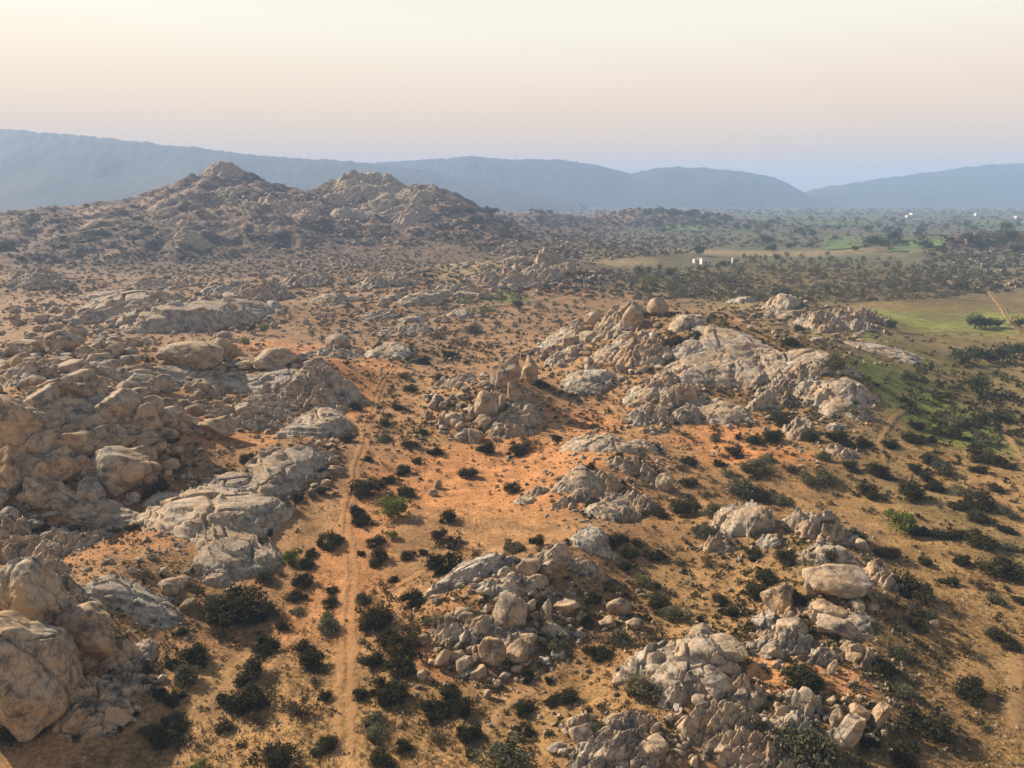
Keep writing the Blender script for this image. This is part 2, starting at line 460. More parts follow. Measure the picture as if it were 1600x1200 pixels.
for k, nm in enumerate(['ground', 'rocky_hill', 'low_hills', 'scrub_hill']):
    F = GF[fown == k]
    used, inv = np.unique(F, return_inverse=True)
    me = mesh_np(nm, np.stack([GX, GY, GZ], 1)[used], inv.reshape(F.shape), M['soil'])
    vcol(me, 'soil', soil[used])
    o = link(nm, me); tag(o, kind='structure')
    o["label"] = ['orange sandy ground with dry tan and green patches', 'brown double-peaked rocky hill covered in scrub', 'low dark rocky hills beyond the rubble slopes', 'dark scrub-covered hill beside the green fields'][k]
ZMIN = float(GZ.min())

def ribbon(name, pxs, width, mat, lift, label, rag=0.18, wpx=None):
    px = np.array(pxs, float)
    x, y, z = P(px[:, 0], px[:, 1])
    d = np.concatenate([[0], np.cumsum(np.hypot(np.diff(x), np.diff(y)))])
    n = max(24, int(d[-1] / 0.7)); n = min(n, 900)
    s = np.linspace(0, d[-1], n)
    # smooth the polyline
    xs, ys = np.interp(s, d, x), np.interp(s, d, y)
    kw = max(3, int(n / len(pxs) * 0.9)) | 1
    ker = np.hanning(kw + 2)[1:-1]; ker /= ker.sum()
    xs = np.convolve(np.pad(xs, kw // 2, 'edge'), ker, 'valid'); ys = np.convolve(np.pad(ys, kw // 2, 'edge'), ker, 'valid')
    tx, ty = np.gradient(xs), np.gradient(ys); L = np.hypot(tx, ty) + 1e-9
    nx, ny = -ty / L, tx / L
    seed = len(pxs) * 7 + int(px[0, 0])
    V = []
    K = 13
    for j in range(K):
        f = j / (K - 1) * 2 - 1
        w = width / 2 * (1 + rag * 4 * fbm2(s / 2.2, np.full_like(s, f * 3.0), 3, seed))
        w = w * np.clip(np.minimum(np.arange(n), n - 1 - np.arange(n)) / 6, 0.1, 1)
        X, Y = xs + nx * f * w, ys + ny * f * w
        Z = TG(X, Y) + lift * (1 - 0.5 * abs(f) ** 3) + 0.0006 * np.hypot(X, Y) * (1 - abs(f) ** 3)
        V.append(np.stack([X, Y, Z], 1))
    V = np.stack(V, 1).reshape(-1, 3)
    me = mesh_np(name, V, grid_faces(n, K)[:, ::-1], mat)
    fl = np.abs(np.linspace(-1, 1, K)); prof_ = np.clip(1 - fl ** 1.5, 0, 1) if width < 3.3 else np.exp(-((fl - 0.42) / 0.3) ** 2)
    e = np.tile(prof_, n) * np.repeat(np.clip(np.minimum(np.arange(n), n - 1 - np.arange(n)) / 12, 0, 1), K) * 0.6
    vcol(me, 'soil', np.stack([e, e, e], 1))
    o = link(name, me); tag(o, kind='structure'); o["label"] = label
    return o
ribbon('dirt_track', [(536, 1230), (541, 1150), (537, 1090), (543, 1030), (540, 975), (549, 915), (546, 870), (538, 835), (541, 800), (552, 765), (556, 725), (568, 700), (571, 665), (583, 640), (588, 612), (606, 585), (618, 565)], 3.6, M['track'], 0.10, 'straight pale dirt track across the orange sand')
ribbon('footpath', [(556, 962), (600, 930), (645, 902), (690, 880), (740, 862)], 1.8, M['track'], 0.07, 'footpath branching from the dirt track')
ribbon('footpath', [(690, 1185), (735, 1168), (765, 1140), (785, 1105), (840, 1075), (866, 1055), (890, 1027), (925, 1006)], 1.8, M['path'], 0.07, 'footpath winding past the jumbled rock mound')
ribbon('footpath', [(512, 968), (450, 1005), (428, 1040), (400, 1075), (335, 1075), (330, 1125), (285, 1180)], 1.6, M['path'], 0.06, 'faint footpath between the dark shrubs')
ribbon('footpath', [(1598, 1190), (1580, 1110), (1588, 1050), (1600, 990)], 3.0, M['path'], 0.07, 'worn path over the tan slope')
ribbon('footpath', [(1040, 945), (1090, 925), (1130, 900), (1190, 880)], 1.5, M['path'], 0.06, 'footpath between the rock outcrops')
ribbon('footpath', [(1386, 735), (1374, 690), (1398, 650), (1420, 640), (1392, 600)], 2.0, M['path'], 0.08, 'footpath crossing the green grass hollow')
ribbon('footpath', [(1560, 650), (1580, 690), (1600, 720), (1625, 760)], 2.2, M['path'], 0.08, 'path through the dense shrubs')
ribbon('road', [(480, 532), (540, 520), (600, 508), (660, 492), (730, 482), (800, 477), (850, 468), (905, 452), (960, 444), (1010, 436)], 5.2, M['road'], 0.30, 'grey winding road past green roadside bushes', 0.03)
ribbon('footpath', [(1290, 521), (1380, 518), (1480, 518), (1560, 519), (1600, 535)], 1.5, M['path'], 0.25, 'pale path along the top of the earth bank')
ribbon('footpath', [(1545, 455), (1565, 480), (1575, 500), (1600, 525)], 4.0, M['path'], 0.25, 'wide pale sandy path near the bank')

def field(pts, label):
    px = np.array(pts, float); X, Y = flat(px[:, 0], px[:, 1], 1.0)
    nu, nv = 26, 10
    u = np.linspace(0, 1, nu)[None, :, None]; v = np.linspace(0, 1, nv)[:, None, None]
    A = np.stack([X, Y], 1)
    G = (A[0] * (1 - u) + A[1] * u) * (1 - v) + (A[3] * (1 - u) + A[2] * u) * v
    x, y = G[..., 0].ravel(), G[..., 1].ravel()
    V = np.stack([x, y, TG(x, y) + 0.9], 1)
    o = link('field', mesh_np('field', V, grid_faces(nv, nu), M['field'])); tag(o, kind='structure'); o["label"] = label
field([(1290, 393), (1350, 394), (1345, 369), (1285, 370)], 'green crop field beside the round dark trees')
field([(1385, 399), (1470, 396), (1490, 383), (1395, 384)], 'green crop field below the round dark trees')
field([(1400, 381), (1490, 380), (1500, 372), (1410, 372)], 'narrow green strip behind the round dark trees')
field([(1285, 352), (1370, 352), (1368, 345), (1280, 345)], 'far pale green field among scattered trees')
field([(1505, 352), (1620, 353), (1615, 345), (1510, 345)], 'far pale green field below the white buildings')
field([(1040, 362), (1110, 361), (1105, 357), (1040, 357)], 'thin far green strip beyond the dark hills')

# far ranges: three strips of real slope several kilometres away
def far_range(pts, depth_w, label, seed):
    R = ridge_pts(pts)
    d = np.concatenate([[0], np.cumsum(np.hypot(np.diff(R[:, 0]), np.diff(R[:, 1])))])
    n = 420; s = np.linspace(0, d[-1], n)
    x, y, z = (np.interp(s, d, R[:, i]) for i in range(3))
    ker = np.hanning(17); ker /= ker.sum()
    z = np.convolve(np.pad(z, 8, 'edge'), ker, 'valid')
    K = 44; V = []
    for j in range(K):
        f = j / (K - 1) * 2 - 1
        prof = (1 - abs(f)) ** 1.15
        Y = y + f * depth_w
        h = (z + 10) * prof * (1 + 0.5 * (1 - prof) * fbm2(x / 260, Y / 420, 4, seed)) - 10 + prof * (9 * fbm2(x / 60, Y / 60, 3, seed + 9) + 7 * fbm2(x / 14, Y / 14, 2, seed + 12)) + 14 * prof * (1 - prof) * fbm2(x / 170, Y / 500, 3, seed + 15)
        V.append(np.stack([x * (1 + f * depth_w / y * 0.6), Y, h], 1))
    V = np.stack(V, 1).reshape(-1, 3)
    o = link('far_hills', mesh_np('far_hills', V, grid_faces(n, K)[:, ::-1], M['far_hill'])); tag(o, kind='structure'); o["label"] = label
far_range([(-500, 203, 3300), (-150, 197, 3300), (0, 199, 3300), (130, 209, 3320), (280, 226, 3350), (420, 243, 3400), (540, 250, 3450), (640, 262, 3500), (760, 285, 3500), (900, 312, 3500)], 1100, 'long sloping blue hill range', 300)
far_range([(480, 262, 4300), (600, 251, 4300), (700, 246, 4300), (735, 242, 4300), (800, 249, 4300), (870, 247, 4300), (930, 256, 4300), (985, 272, 4300), (1030, 260, 4300), (1100, 261, 4300),
           (1170, 268, 4300), (1215, 278, 4300), (1255, 300, 4300), (1290, 312, 4300)], 900, 'blue wooded hills with rounded tops and a saddle', 310)
far_range([(1225, 312, 4700), (1265, 297, 4700), (1330, 285, 4700), (1400, 275, 4700), (1470, 266, 4700), (1540, 256, 4700), (1600, 254, 4700), (1720, 252, 4700), (2000, 256, 4700)], 900, 'blue hills rising beyond the plain gap', 320)

# ------------------------------------------------------------------ rocks
def icosphere(sub):
    import bmesh
    bm = bmesh.new(); bmesh.ops.create_icosphere(bm, subdivisions=sub, radius=1.0)
    V = np.array([v.co[:] for v in bm.verts]); F = np.array([[q.index for q in f.verts] for f in bm.faces]); bm.free()
    return V, F
ICO = {k: icosphere(k) for k in (2, 3, 4, 5, 6)}
def boulder(seed, sub, p=26, planes=16):
    r = np.random.default_rng(seed)
    V, F = ICO[sub]
    n = V / np.linalg.norm(V, axis=1)[:, None]
    N = r.normal(size=(planes, 3)); N /= np.linalg.norm(N, axis=1)[:, None]
    D = r.uniform(0.52, 0.95, planes)
    w = n + 0.10 * np.stack([noise3(n * 2.2 + 9 * k, seed + 60 + k) for k in range(3)], 1)
    q = (np.clip(w @ N.T, 0, None) / D) ** p
    R = (q.sum(1) + 1.0) ** (-1.0 / p)
    R = R * (1 + 0.12 * fbm3(n * 1.2 + seed % 97, 2, seed))
    if sub > 2: R = R * (1 + 0.06 * fbm3(n * 4.5 + 3, 3, seed + 5))
    if sub >= 4:                    # sheets peeling off along the bedding, and joints running through the block
        d = r.normal(size=3) * (0.5, 0.5, 1.0); d /= np.linalg.norm(d)
        t = (w @ d) * r.uniform(2.5, 4.5) + 0.5 * noise3(n * 1.7, seed + 77)
        R = R * (1 + 0.05 * (sstep(0.0, 0.9, t % 1.0) - 0.5) * sstep(-0.1, 0.2, noise3(n * 1.5 + 4, seed + 78)))
        for k in range(4):
            d = r.normal(size=3); d /= np.linalg.norm(d)
            g = np.abs(n @ d - r.uniform(-0.6, 0.6) + 0.10 * noise3(n * 2.5, seed + 31 + k))
            g = g + 0.08 * sstep(0.05, 0.3, noise3(n * 1.1 + 7 * k, seed + 90))
            R = R * (1 - 0.10 * np.exp(-(g / 0.022) ** 2))
    X = n * R[:, None]
    return X / np.abs(X).max(0), F

def outcrop(name, x0, y0, a, b, h, rot, kind, seed, wpx=80):
    """bedrock breaking through the soil: a jointed or sheeted mass that follows the ground"""
    r = np.random.default_rng(seed)
    size = max(a, b)
    N = int(np.clip(wpx * 0.72, 28, 104))
    u, v = np.meshgrid(np.linspace(-1.2, 1.2, N), np.linspace(-1.2, 1.2, N))
    X, Y = u * a, v * b
    m = min(a, b)
    wu = 0.55 * fbm2(u * 1.3 + seed, v * 1.3, 3, seed); wv = 0.55 * fbm2(u * 1.3, v * 1.3 + seed, 3, seed + 3)
    q = np.hypot(u + wu, v + wv)
    z = h * (1 - np.clip(q, 0, 1.6) ** 2.2)
    ph = r.uniform(0, 6.28)
    z = z + 0.25 * h * (u * math.cos(ph) + v * math.sin(ph)) * np.clip(1.1 - q, 0, 1)
    ang = 0.55 - rot + r.uniform(-0.18, 0.18)
    c, s = math.cos(ang), math.sin(ang)
    A, B = X * c + Y * s, -X * s + Y * c
    A = A + 0.4 * fbm2(X / 3, Y / 3, 2, seed + 7); B = B + 0.4 * fbm2(X / 3, Y / 3, 2, seed + 8)
    if kind == 'slab':
        L, Wd = m * 1.5, m * 0.75
        idv, dx, dy, e = voro2(A / L + 50, B / Wd + 50, seed)
        stp = max(0.5, h * 0.28)
        zq = stp * (np.floor(z / stp + 0.8 * fbm2(A / m, B / m, 2, seed + 9)) + sstep(0.8, 1.0, (z / stp) % 1.0))
        z = 0.4 * z + 0.6 * zq + (idv - 0.5) * 0.30 * h - 0.28 * h * (1 - sstep(0.0, 0.06, e))
    else:
        L, Wd = max(1.6, m * 0.62), max(0.7, m * 0.24)
        idv, dx, dy, e = voro2(A / L + 50, B / Wd + 50, seed)
        id2 = (idv * 7.13) % 1.0; id3 = (idv * 13.7) % 1.0
        blk = (idv - 0.45) * 0.9 * h + ((id2 - 0.5) * dx * 1.8 + (0.5 + 0.8 * id3) * dy) * Wd
        z = z * 0.85 + blk * np.clip(1.35 - q, 0, 1) - (0.35 * h + 0.4) * (1 - sstep(0.01, 0.07, e))
        i2, _, _, e2 = voro2(A / (L * 0.4) + 9, B / (Wd * 0.4) + 9, seed + 4)
        z = z + (i2 - 0.5) * 0.24 * h - 0.12 * h * (1 - sstep(0.0, 0.1, e2))
    z = z + (0.12 if kind == 'slab' else 0.18) * fbm2(X / 1.1, Y / 1.1, 3, seed + 11) * min(1.0, h / 2)
    z = np.where(q > 1.35, -1.0, z)
    cr, sr = math.cos(rot), math.sin(rot)
    WX, WY = x0 + X * cr - Y * sr, y0 + X * sr + Y * cr
    base = float(TG(np.array([x0]), np.array([y0]))[0])
    Z = TG(WX, WY) + np.maximum(z, -0.9) - base
    F = grid_faces(N, N)
    keep = z.ravel()[F].max(1) > -0.5
    F = F[keep]
    used, inv = np.unique(F, return_inverse=True)
    V = np.stack([(WX - x0).ravel(), (WY - y0).ravel(), Z.ravel()], 1)[used]
    me = mesh_np(name, V, inv.reshape(F.shape), M['slab'] if kind == 'slab' else M['granite'])
    return link(name, me, None, (x0, y0, base))

def zone_name(px, py):
    """the place a pixel belongs to, told by landmarks"""
    if py < 425 and px < 760: return 'brown double-peaked hill'
    if px < 300 and py > 820: return 'huge boulders beside the gravelly orange hollow'
    if px < 250 and py > 500: return 'boulder ridge above the gravelly orange hollow'
    if px < 560 and 520 < py <= 780: return 'rock ridge left of the dirt track'.replace(' left of', ' bordering')
    if px < 560 and py <= 520: return 'dipping slabs below the double-peaked hill'
    if px < 430: return 'smooth bare slab above the dark shrubs'
    if 640 < px < 870 and 540 < py < 700: return 'mound crowned by the split boulder'
    if 800 < px < 1060 and 455 < py <= 605: return 'tall rubble mound behind the split boulder'
    if px < 900 and py < 540: return 'slopes beside the winding road'
    if px >= 1180 and py < 540: return 'rocky knoll beside the green pasture'
    if px >= 980 and py < 670: return 'bare whaleback where the person stands'
    if px < 1060 and 600 <= py < 830: return 'pale outcrop on the orange flat'
    if px < 1000 and py < 1075: return 'jumbled mound beside the dirt track'
    if px >= 1060 and py < 865: return 'twin outcrops by the tan slope'
    if px >= 1170 and py < 1020: return 'outcrop with the big flat-topped block'
    if px >= 1170: return 'broken outcrop with the jagged spire'
    return 'smooth grey dome among dark shrubs'

# outcrops read from the photograph: centre px, centre py, width px, depth factor, height m, rotation deg, kind, label
OUT = [
    (150, 1100, 150, 0.75, 2.2, 20, 'blocks', 'cracked grey bedrock at the foot of the two huge boulders'),
    (215, 1025, 48, 1.6, 0.9, -20, 'slab', 'smooth pale ramp of rock beside small dark shrubs'),
    (190, 935, 140, 0.6, 1.2, -8, 'slab', 'pale smooth slab edging the gravelly orange hollow'),
    (312, 800, 200, 1.0, 3.0, -28, 'slab', 'broad smooth bare slab with a soil-filled hollow on top'),
    (365, 865, 115, 1.5, 2.2, 25, 'slab', 'ribbed tan slab running down beside dark shrubs'),
    (360, 760, 120, 0.6, 2.0, -30, 'slab', 'tan rock rib above the broad smooth slab'),
    (160, 805, 170, 0.3, 1.8, -14, 'slab', 'long narrow grey slab above the gravelly orange hollow'),
    (100, 650, 130, 0.5, 3.0, 12, 'slab', 'layered tan ledge in the boulder ridge'),
    (150, 600, 120, 0.6, 2.6, 5, 'blocks', 'cracked ledge on top of the boulder ridge'),
    (60, 590, 130, 0.6, 2.5, 0, 'blocks', 'jointed rock shelf at the end of the boulder ridge'),
    (285, 590, 120, 0.6, 2.2, 5, 'slab', 'flat slab before the leaning white post'),
    (405, 600, 130, 0.5, 2.0, 0, 'slab', 'flat pale slab in front of the hollowed boulder'),
    (485, 615, 125, 0.9, 3.6, -35, 'blocks', 'tall jointed rib at the top of the rock ridge'),
    (488, 670, 95, 1.6, 3.0, -10, 'slab', 'steep pale slab halfway down the rock ridge'),
    (448, 738, 105, 1.5, 2.4, -20, 'slab', 'rounded tan slab at the foot of the rock ridge'),
    (330, 645, 90, 0.7, 2.2, 10, 'blocks', 'broken ledge around a shallow orange hollow'),
    (395, 665, 70, 0.8, 2.0, 0, 'blocks', 'dark jointed ledge over the shallow orange hollow'),
    (520, 555, 80, 0.7, 2.6, -15, 'blocks', 'pale jointed knob where the rock ridge meets the road'),
    (615, 548, 75, 0.9, 2.2, -20, 'slab', 'isolated pale slab at the end of the dirt track'),
    (330, 492, 230, 0.42, 6.5, 32, 'slab', 'long dipping grey slab below the double-peaked hill'),
    (195, 478, 160, 0.5, 5.5, 30, 'slab', 'dipping tan slab beside the long grey one'),
    (400, 468, 110, 0.6, 6.0, 30, 'blocks', 'jointed dome above the long dipping grey slab'),
    (60, 440, 90, 0.7, 5.0, 15, 'blocks', 'rugged outcrop on the orange hillside'),
    (250, 450, 110, 0.5, 4.0, 28, 'blocks', 'broken ledge above the dipping tan slab'),
    (480, 440, 80, 0.7, 5.0, 20, 'blocks', 'pale knob at the foot of the double-peaked hill'),
    (520, 470, 80, 0.6, 4.0, 25, 'slab', 'pale slab above the winding road'),
    (600, 445, 90, 0.6, 4.5, 10, 'blocks', 'pale broken ledge between two dry clearings'),
    (660, 470, 90, 0.6, 4.5, 25, 'slab', 'pale slab beside the roadside pole'),
    (790, 440, 100, 0.6, 5.0, 8, 'blocks', 'pale broken outcrop above the red earth bank'),
    (850, 432, 60, 0.8, 6.0, 0, 'blocks', 'pale outcrop over the red earth bank'),
    (855, 412, 40, 0.8, 9.0, 0, 'blocks', 'sunlit orange crag on the dark slope'),
    (640, 520, 90, 0.6, 2.2, 0, 'blocks', 'dark broken ledge beside the winding road'),
    (920, 600, 100, 0.6, 3.0, -10, 'slab', 'smooth pale slab beside the split boulder'),
    (715, 600, 70, 0.7, 2.0, 20, 'blocks', 'broken slabs on the mound below the split boulder'),
    (870, 535, 70, 0.8, 3.5, 25, 'slab', 'grey dipping slab on the flank of the rubble mound'),
    (1000, 560, 90, 0.8, 4.0, 0, 'blocks', 'jointed crag on the rubble mound'),
    (970, 500, 90, 0.7, 4.0, 0, 'blocks', 'broken crest of the rubble mound'),
    (1075, 505, 54, 0.7, 4.0, 15, 'slab', 'wedge-shaped grey slab behind the whaleback'),
    (1145, 540, 120, 0.5, 2.6, -32, 'slab', 'smooth grey whaleback with orange soil pockets'),
    (1208, 572, 40, 2.6, 1.8, 4, 'slab', 'smooth pale tongue of rock below the person'),
    (1097, 580, 95, 0.75, 3.4, -12, 'slab', 'layered grey dome with curved ledges'),
    (1165, 585, 55, 1.2, 2.6, -30, 'slab', 'pale rib between the layered dome and the rock tongue'),
    (1262, 570, 120, 0.5, 2.8, -32, 'slab', 'long ribbed back of rock beyond the rock tongue'),
    (1315, 622, 85, 0.9, 3.2, -35, 'slab', 'pale sloping slab above the green hollow'),
    (1200, 630, 70, 0.6, 2.6, -10, 'blocks', 'cracked pale blocks below the rock tongue'),
    (1130, 645, 95, 0.6, 3.0, -12, 'slab', 'tan rounded slab above the orange flat'),
    (1067, 622, 66, 0.7, 3.0, 0, 'blocks', 'cracked tan knob beside the layered dome'),
    (1018, 650, 75, 0.7, 2.4, 0, 'blocks', 'heap of fractured pale rock at the orange flat'),
    (1075, 652, 50, 0.8, 2.2, 0, 'blocks', 'small fractured ledge beside the orange flat'),
    (1249, 678, 46, 1.0, 2.2, 0, 'blocks', 'pale cracked knob above the eroded red bank'),
    (1228, 478, 56, 0.9, 6.0, 0, 'slab', 'grey dome crowning the rocky knoll'),
    (1285, 510, 100, 0.6, 4.5, -20, 'blocks', 'rough grey ridge of the rocky knoll'),
    (1342, 516, 46, 0.8, 4.0, 0, 'blocks', 'rough grey end of the knoll at the pasture'),
    (1375, 550, 105, 0.6, 3.0, -22, 'slab', 'ribbed grey slab sloping to the green pasture'),
    (1158, 472, 40, 0.8, 3.0, 0, 'slab', 'pale rock hump before the dry wood'),
    (940, 695, 110, 0.6, 2.2, -8, 'slab', 'pale weathered slab with a sandy pocket'),
    (905, 755, 80, 1.0, 2.4, 25, 'slab', 'grey weathered slab below the sandy pocket'),
    (990, 735, 66, 0.6, 2.0, -12, 'blocks', 'cracked pale ledge beside the sandy pocket'),
    (1000, 700, 60, 0.6, 1.6, -12, 'slab', 'pale ledge end above the cracked ledge'),
    (948, 755, 50, 0.6, 1.6, 0, 'blocks', 'small cracked block ledge on the orange flat'),
    (1000, 790, 50, 1.0, 2.0, 10, 'blocks', 'split grey block with a bush on top'),
    (945, 805, 70, 0.8, 1.8, 0, 'slab', 'tan rounded slab at the end of the orange flat'),
    (925, 850, 72, 0.8, 2.2, 0, 'slab', 'cream cracked dome behind the jumbled mound'),
    (735, 900, 135, 0.45, 2.0, 24, 'slab', 'sheeted grey slabs along the top of the jumbled mound'),
    (700, 985, 60, 0.9, 1.2, 40, 'blocks', 'thin leaning plates of rock in the jumbled mound'),
    (1065, 1040, 165, 0.62, 3.2, -10, 'slab', 'big smooth grey dome among dark shrubs'),
    (1160, 815, 82, 0.9, 3.0, 25, 'slab', 'steep grey wedge of rock among green bushes'),
    (1120, 855, 56, 0.6, 1.6, 0, 'blocks', 'low cracked grey rock below the steep wedge'),
    (1200, 848, 40, 0.8, 1.5, 0, 'slab', 'small rounded outcrop between the twin outcrops'),
    (1285, 825, 100, 0.7, 2.1, -15, 'blocks', 'brown knobbly outcrop above the flat-topped block'),
    (1300, 875, 110, 0.6, 2.4, -5, 'slab', 'pale smooth slab behind the flat-topped block'),
    (1378, 905, 62, 1.4, 1.7, -15, 'blocks', 'brown rough shoulder beside the flat-topped block'),
    (1215, 1010, 100, 0.7, 1.8, 10, 'blocks', 'shattered rock below the flat-topped block'),
    (1135, 1140, 130, 0.7, 1.6, 10, 'blocks', 'dark shattered bedrock beside the orange bare patch'),
    (1200, 1190, 140, 0.5, 1.2, 0, 'blocks', 'low broken bedrock under an olive bush'),
    (965, 1170, 140, 0.6, 1.4, 15, 'blocks', 'dark broken bedrock among low bushes'),
    (1345, 1030, 60, 0.7, 1.4, -25, 'blocks', 'cracked grey ledge above the jagged spire'),
    (1255, 1100, 60, 0.8, 1.2, -30, 'blocks', 'dark cracked ledge between two orange patches'),
    (560, 282, 70, 0.9, 7.0, 0, 'blocks', 'craggy summit of the lower hill peak'),
    (345, 268, 60, 0.8, 8.0, 0, 'blocks', 'craggy summit of the higher hill peak'),
    (610, 300, 90, 0.8, 8.0, 20, 'blocks', 'rock face below the lower hill peak'),
    (640, 335, 80, 0.8, 7.0, 20, 'blocks', 'pale buttress on the flank of the lower peak'),
    (450, 330, 80, 0.7, 9.0, -10, 'blocks', 'pale rock patch between the two hill peaks'),
    (300, 380, 60, 0.7, 7.0, 0, 'blocks', 'pale rock patch low on the brown hillside'),
    (1525, 382, 30, 0.9, 7.0, 0, 'blocks', 'pale crag on top of the dark scrub hill'),
]
LAND = []
for i, (px, py, w, df, h, rot, kind, lab) in enumerate(OUT):
    x, y, z = (float(q[0]) for q in P(px, py))
    a = w / scale_at(x, y, z) / 2 * 1.12
    if kind == 'slab' and px > 1050 and 480 < py < 690: a *= 1.15; h *= 0.72
    b_ = a * df
    LAND.append((x, y, 0.6 * max(a, b_), lab))
    o = outcrop('rock_outcrop', x, y, a, max(b_, 0.25 * a), h, math.radians(rot), kind, 500 + i * 13, w * max(1.0, df))
    tag(o, lab, 'rock outcrop', 'bedrock outcrops breaking through the soil')

# lesser ledges that tie the outcrops together: place, spread px, count, width px range
for (px, py, rx, ry, n, w0, w1, hh) in [(110, 620, 120, 60, 7, 50, 100, 2.6), (420, 625, 120, 40, 7, 40, 80, 2.0), (480, 690, 40, 60, 4, 40, 60, 1.6), (250, 465, 180, 30, 6, 50, 100, 3.5), (560, 455, 160, 25, 6, 40, 80, 3.5),
        (760, 645, 70, 35, 6, 36, 64, 2.0), (950, 545, 90, 45, 9, 36, 70, 2.8), (1050, 590, 60, 50, 6, 36, 70, 2.4), (1200, 610, 110, 50, 8, 36, 80, 2.2), (1270, 505, 90, 25, 5, 36, 70, 3.0),
        (800, 960, 90, 60, 7, 40, 80, 1.2), (870, 890, 50, 25, 3, 40, 60, 1.2), (1270, 980, 80, 50, 6, 40, 80, 1.3), (1260, 1110, 90, 50, 5, 40, 80, 1.1), (1120, 1110, 80, 40, 4, 40, 80, 1.2), (960, 760, 70, 50, 6, 36, 70, 1.5), (1270, 690, 60, 30, 4, 30, 60, 1.5), (570, 310, 100, 30, 10, 36, 70, 5.5), (380, 330, 150, 40, 9, 30, 60, 4.0), (50, 850, 60, 40, 5, 60, 110, 2.4), (60, 960, 60, 60, 4, 60, 100, 2.2), (330, 900, 60, 30, 3, 40, 70, 1.0), (110, 1010, 90, 80, 4, 60, 100, 1.6), (330, 480, 150, 40, 6, 50, 110, 3.5), (680, 480, 120, 25, 6, 36, 70, 2.6), (1000, 1130, 120, 50, 5, 40, 80, 1.1), (860, 800, 60, 40, 3, 30, 50, 1.0), (300, 620, 120, 60, 6, 40, 90, 2.2), (850, 420, 90, 20, 5, 36, 70, 4.0)]:
    for k in range(n):
        a_, r_ = random.uniform(0, 6.28), math.sqrt(random.random())
        qx, qy, w = px + rx * r_ * math.cos(a_), py + ry * r_ * math.sin(a_), random.uniform(w0, w1)
        x, y, z = (float(q[0]) for q in P(qx, qy))
        a = w / scale_at(x, y, z) / 2 * 1.1
        o = outcrop('rock_outcrop', x, y, a, a * random.uniform(0.45, 0.8), hh * random.uniform(0.6, 1.1), random.uniform(-0.2, 0.6), random.choice(('blocks', 'blocks', 'slab')), 4000 + int(qx * 7 + qy), w)
        zn = zone_name(qx, qy)
        mk = min(LAND[:len(OUT)], key=lambda q: math.hypot(q[0] - x, q[1] - y) - q[2])
        l_ = 'lesser rock ledge next to the ' + mk[3]
        if len(l_.split()) > 16 or math.hypot(mk[0] - x, mk[1] - y) - mk[2] > 12: l_ = 'lesser jointed rock ledge of the ' + zn
        tag(o, l_, 'rock outcrop', 'lesser ' + ' '.join(l_.split()[2:]))

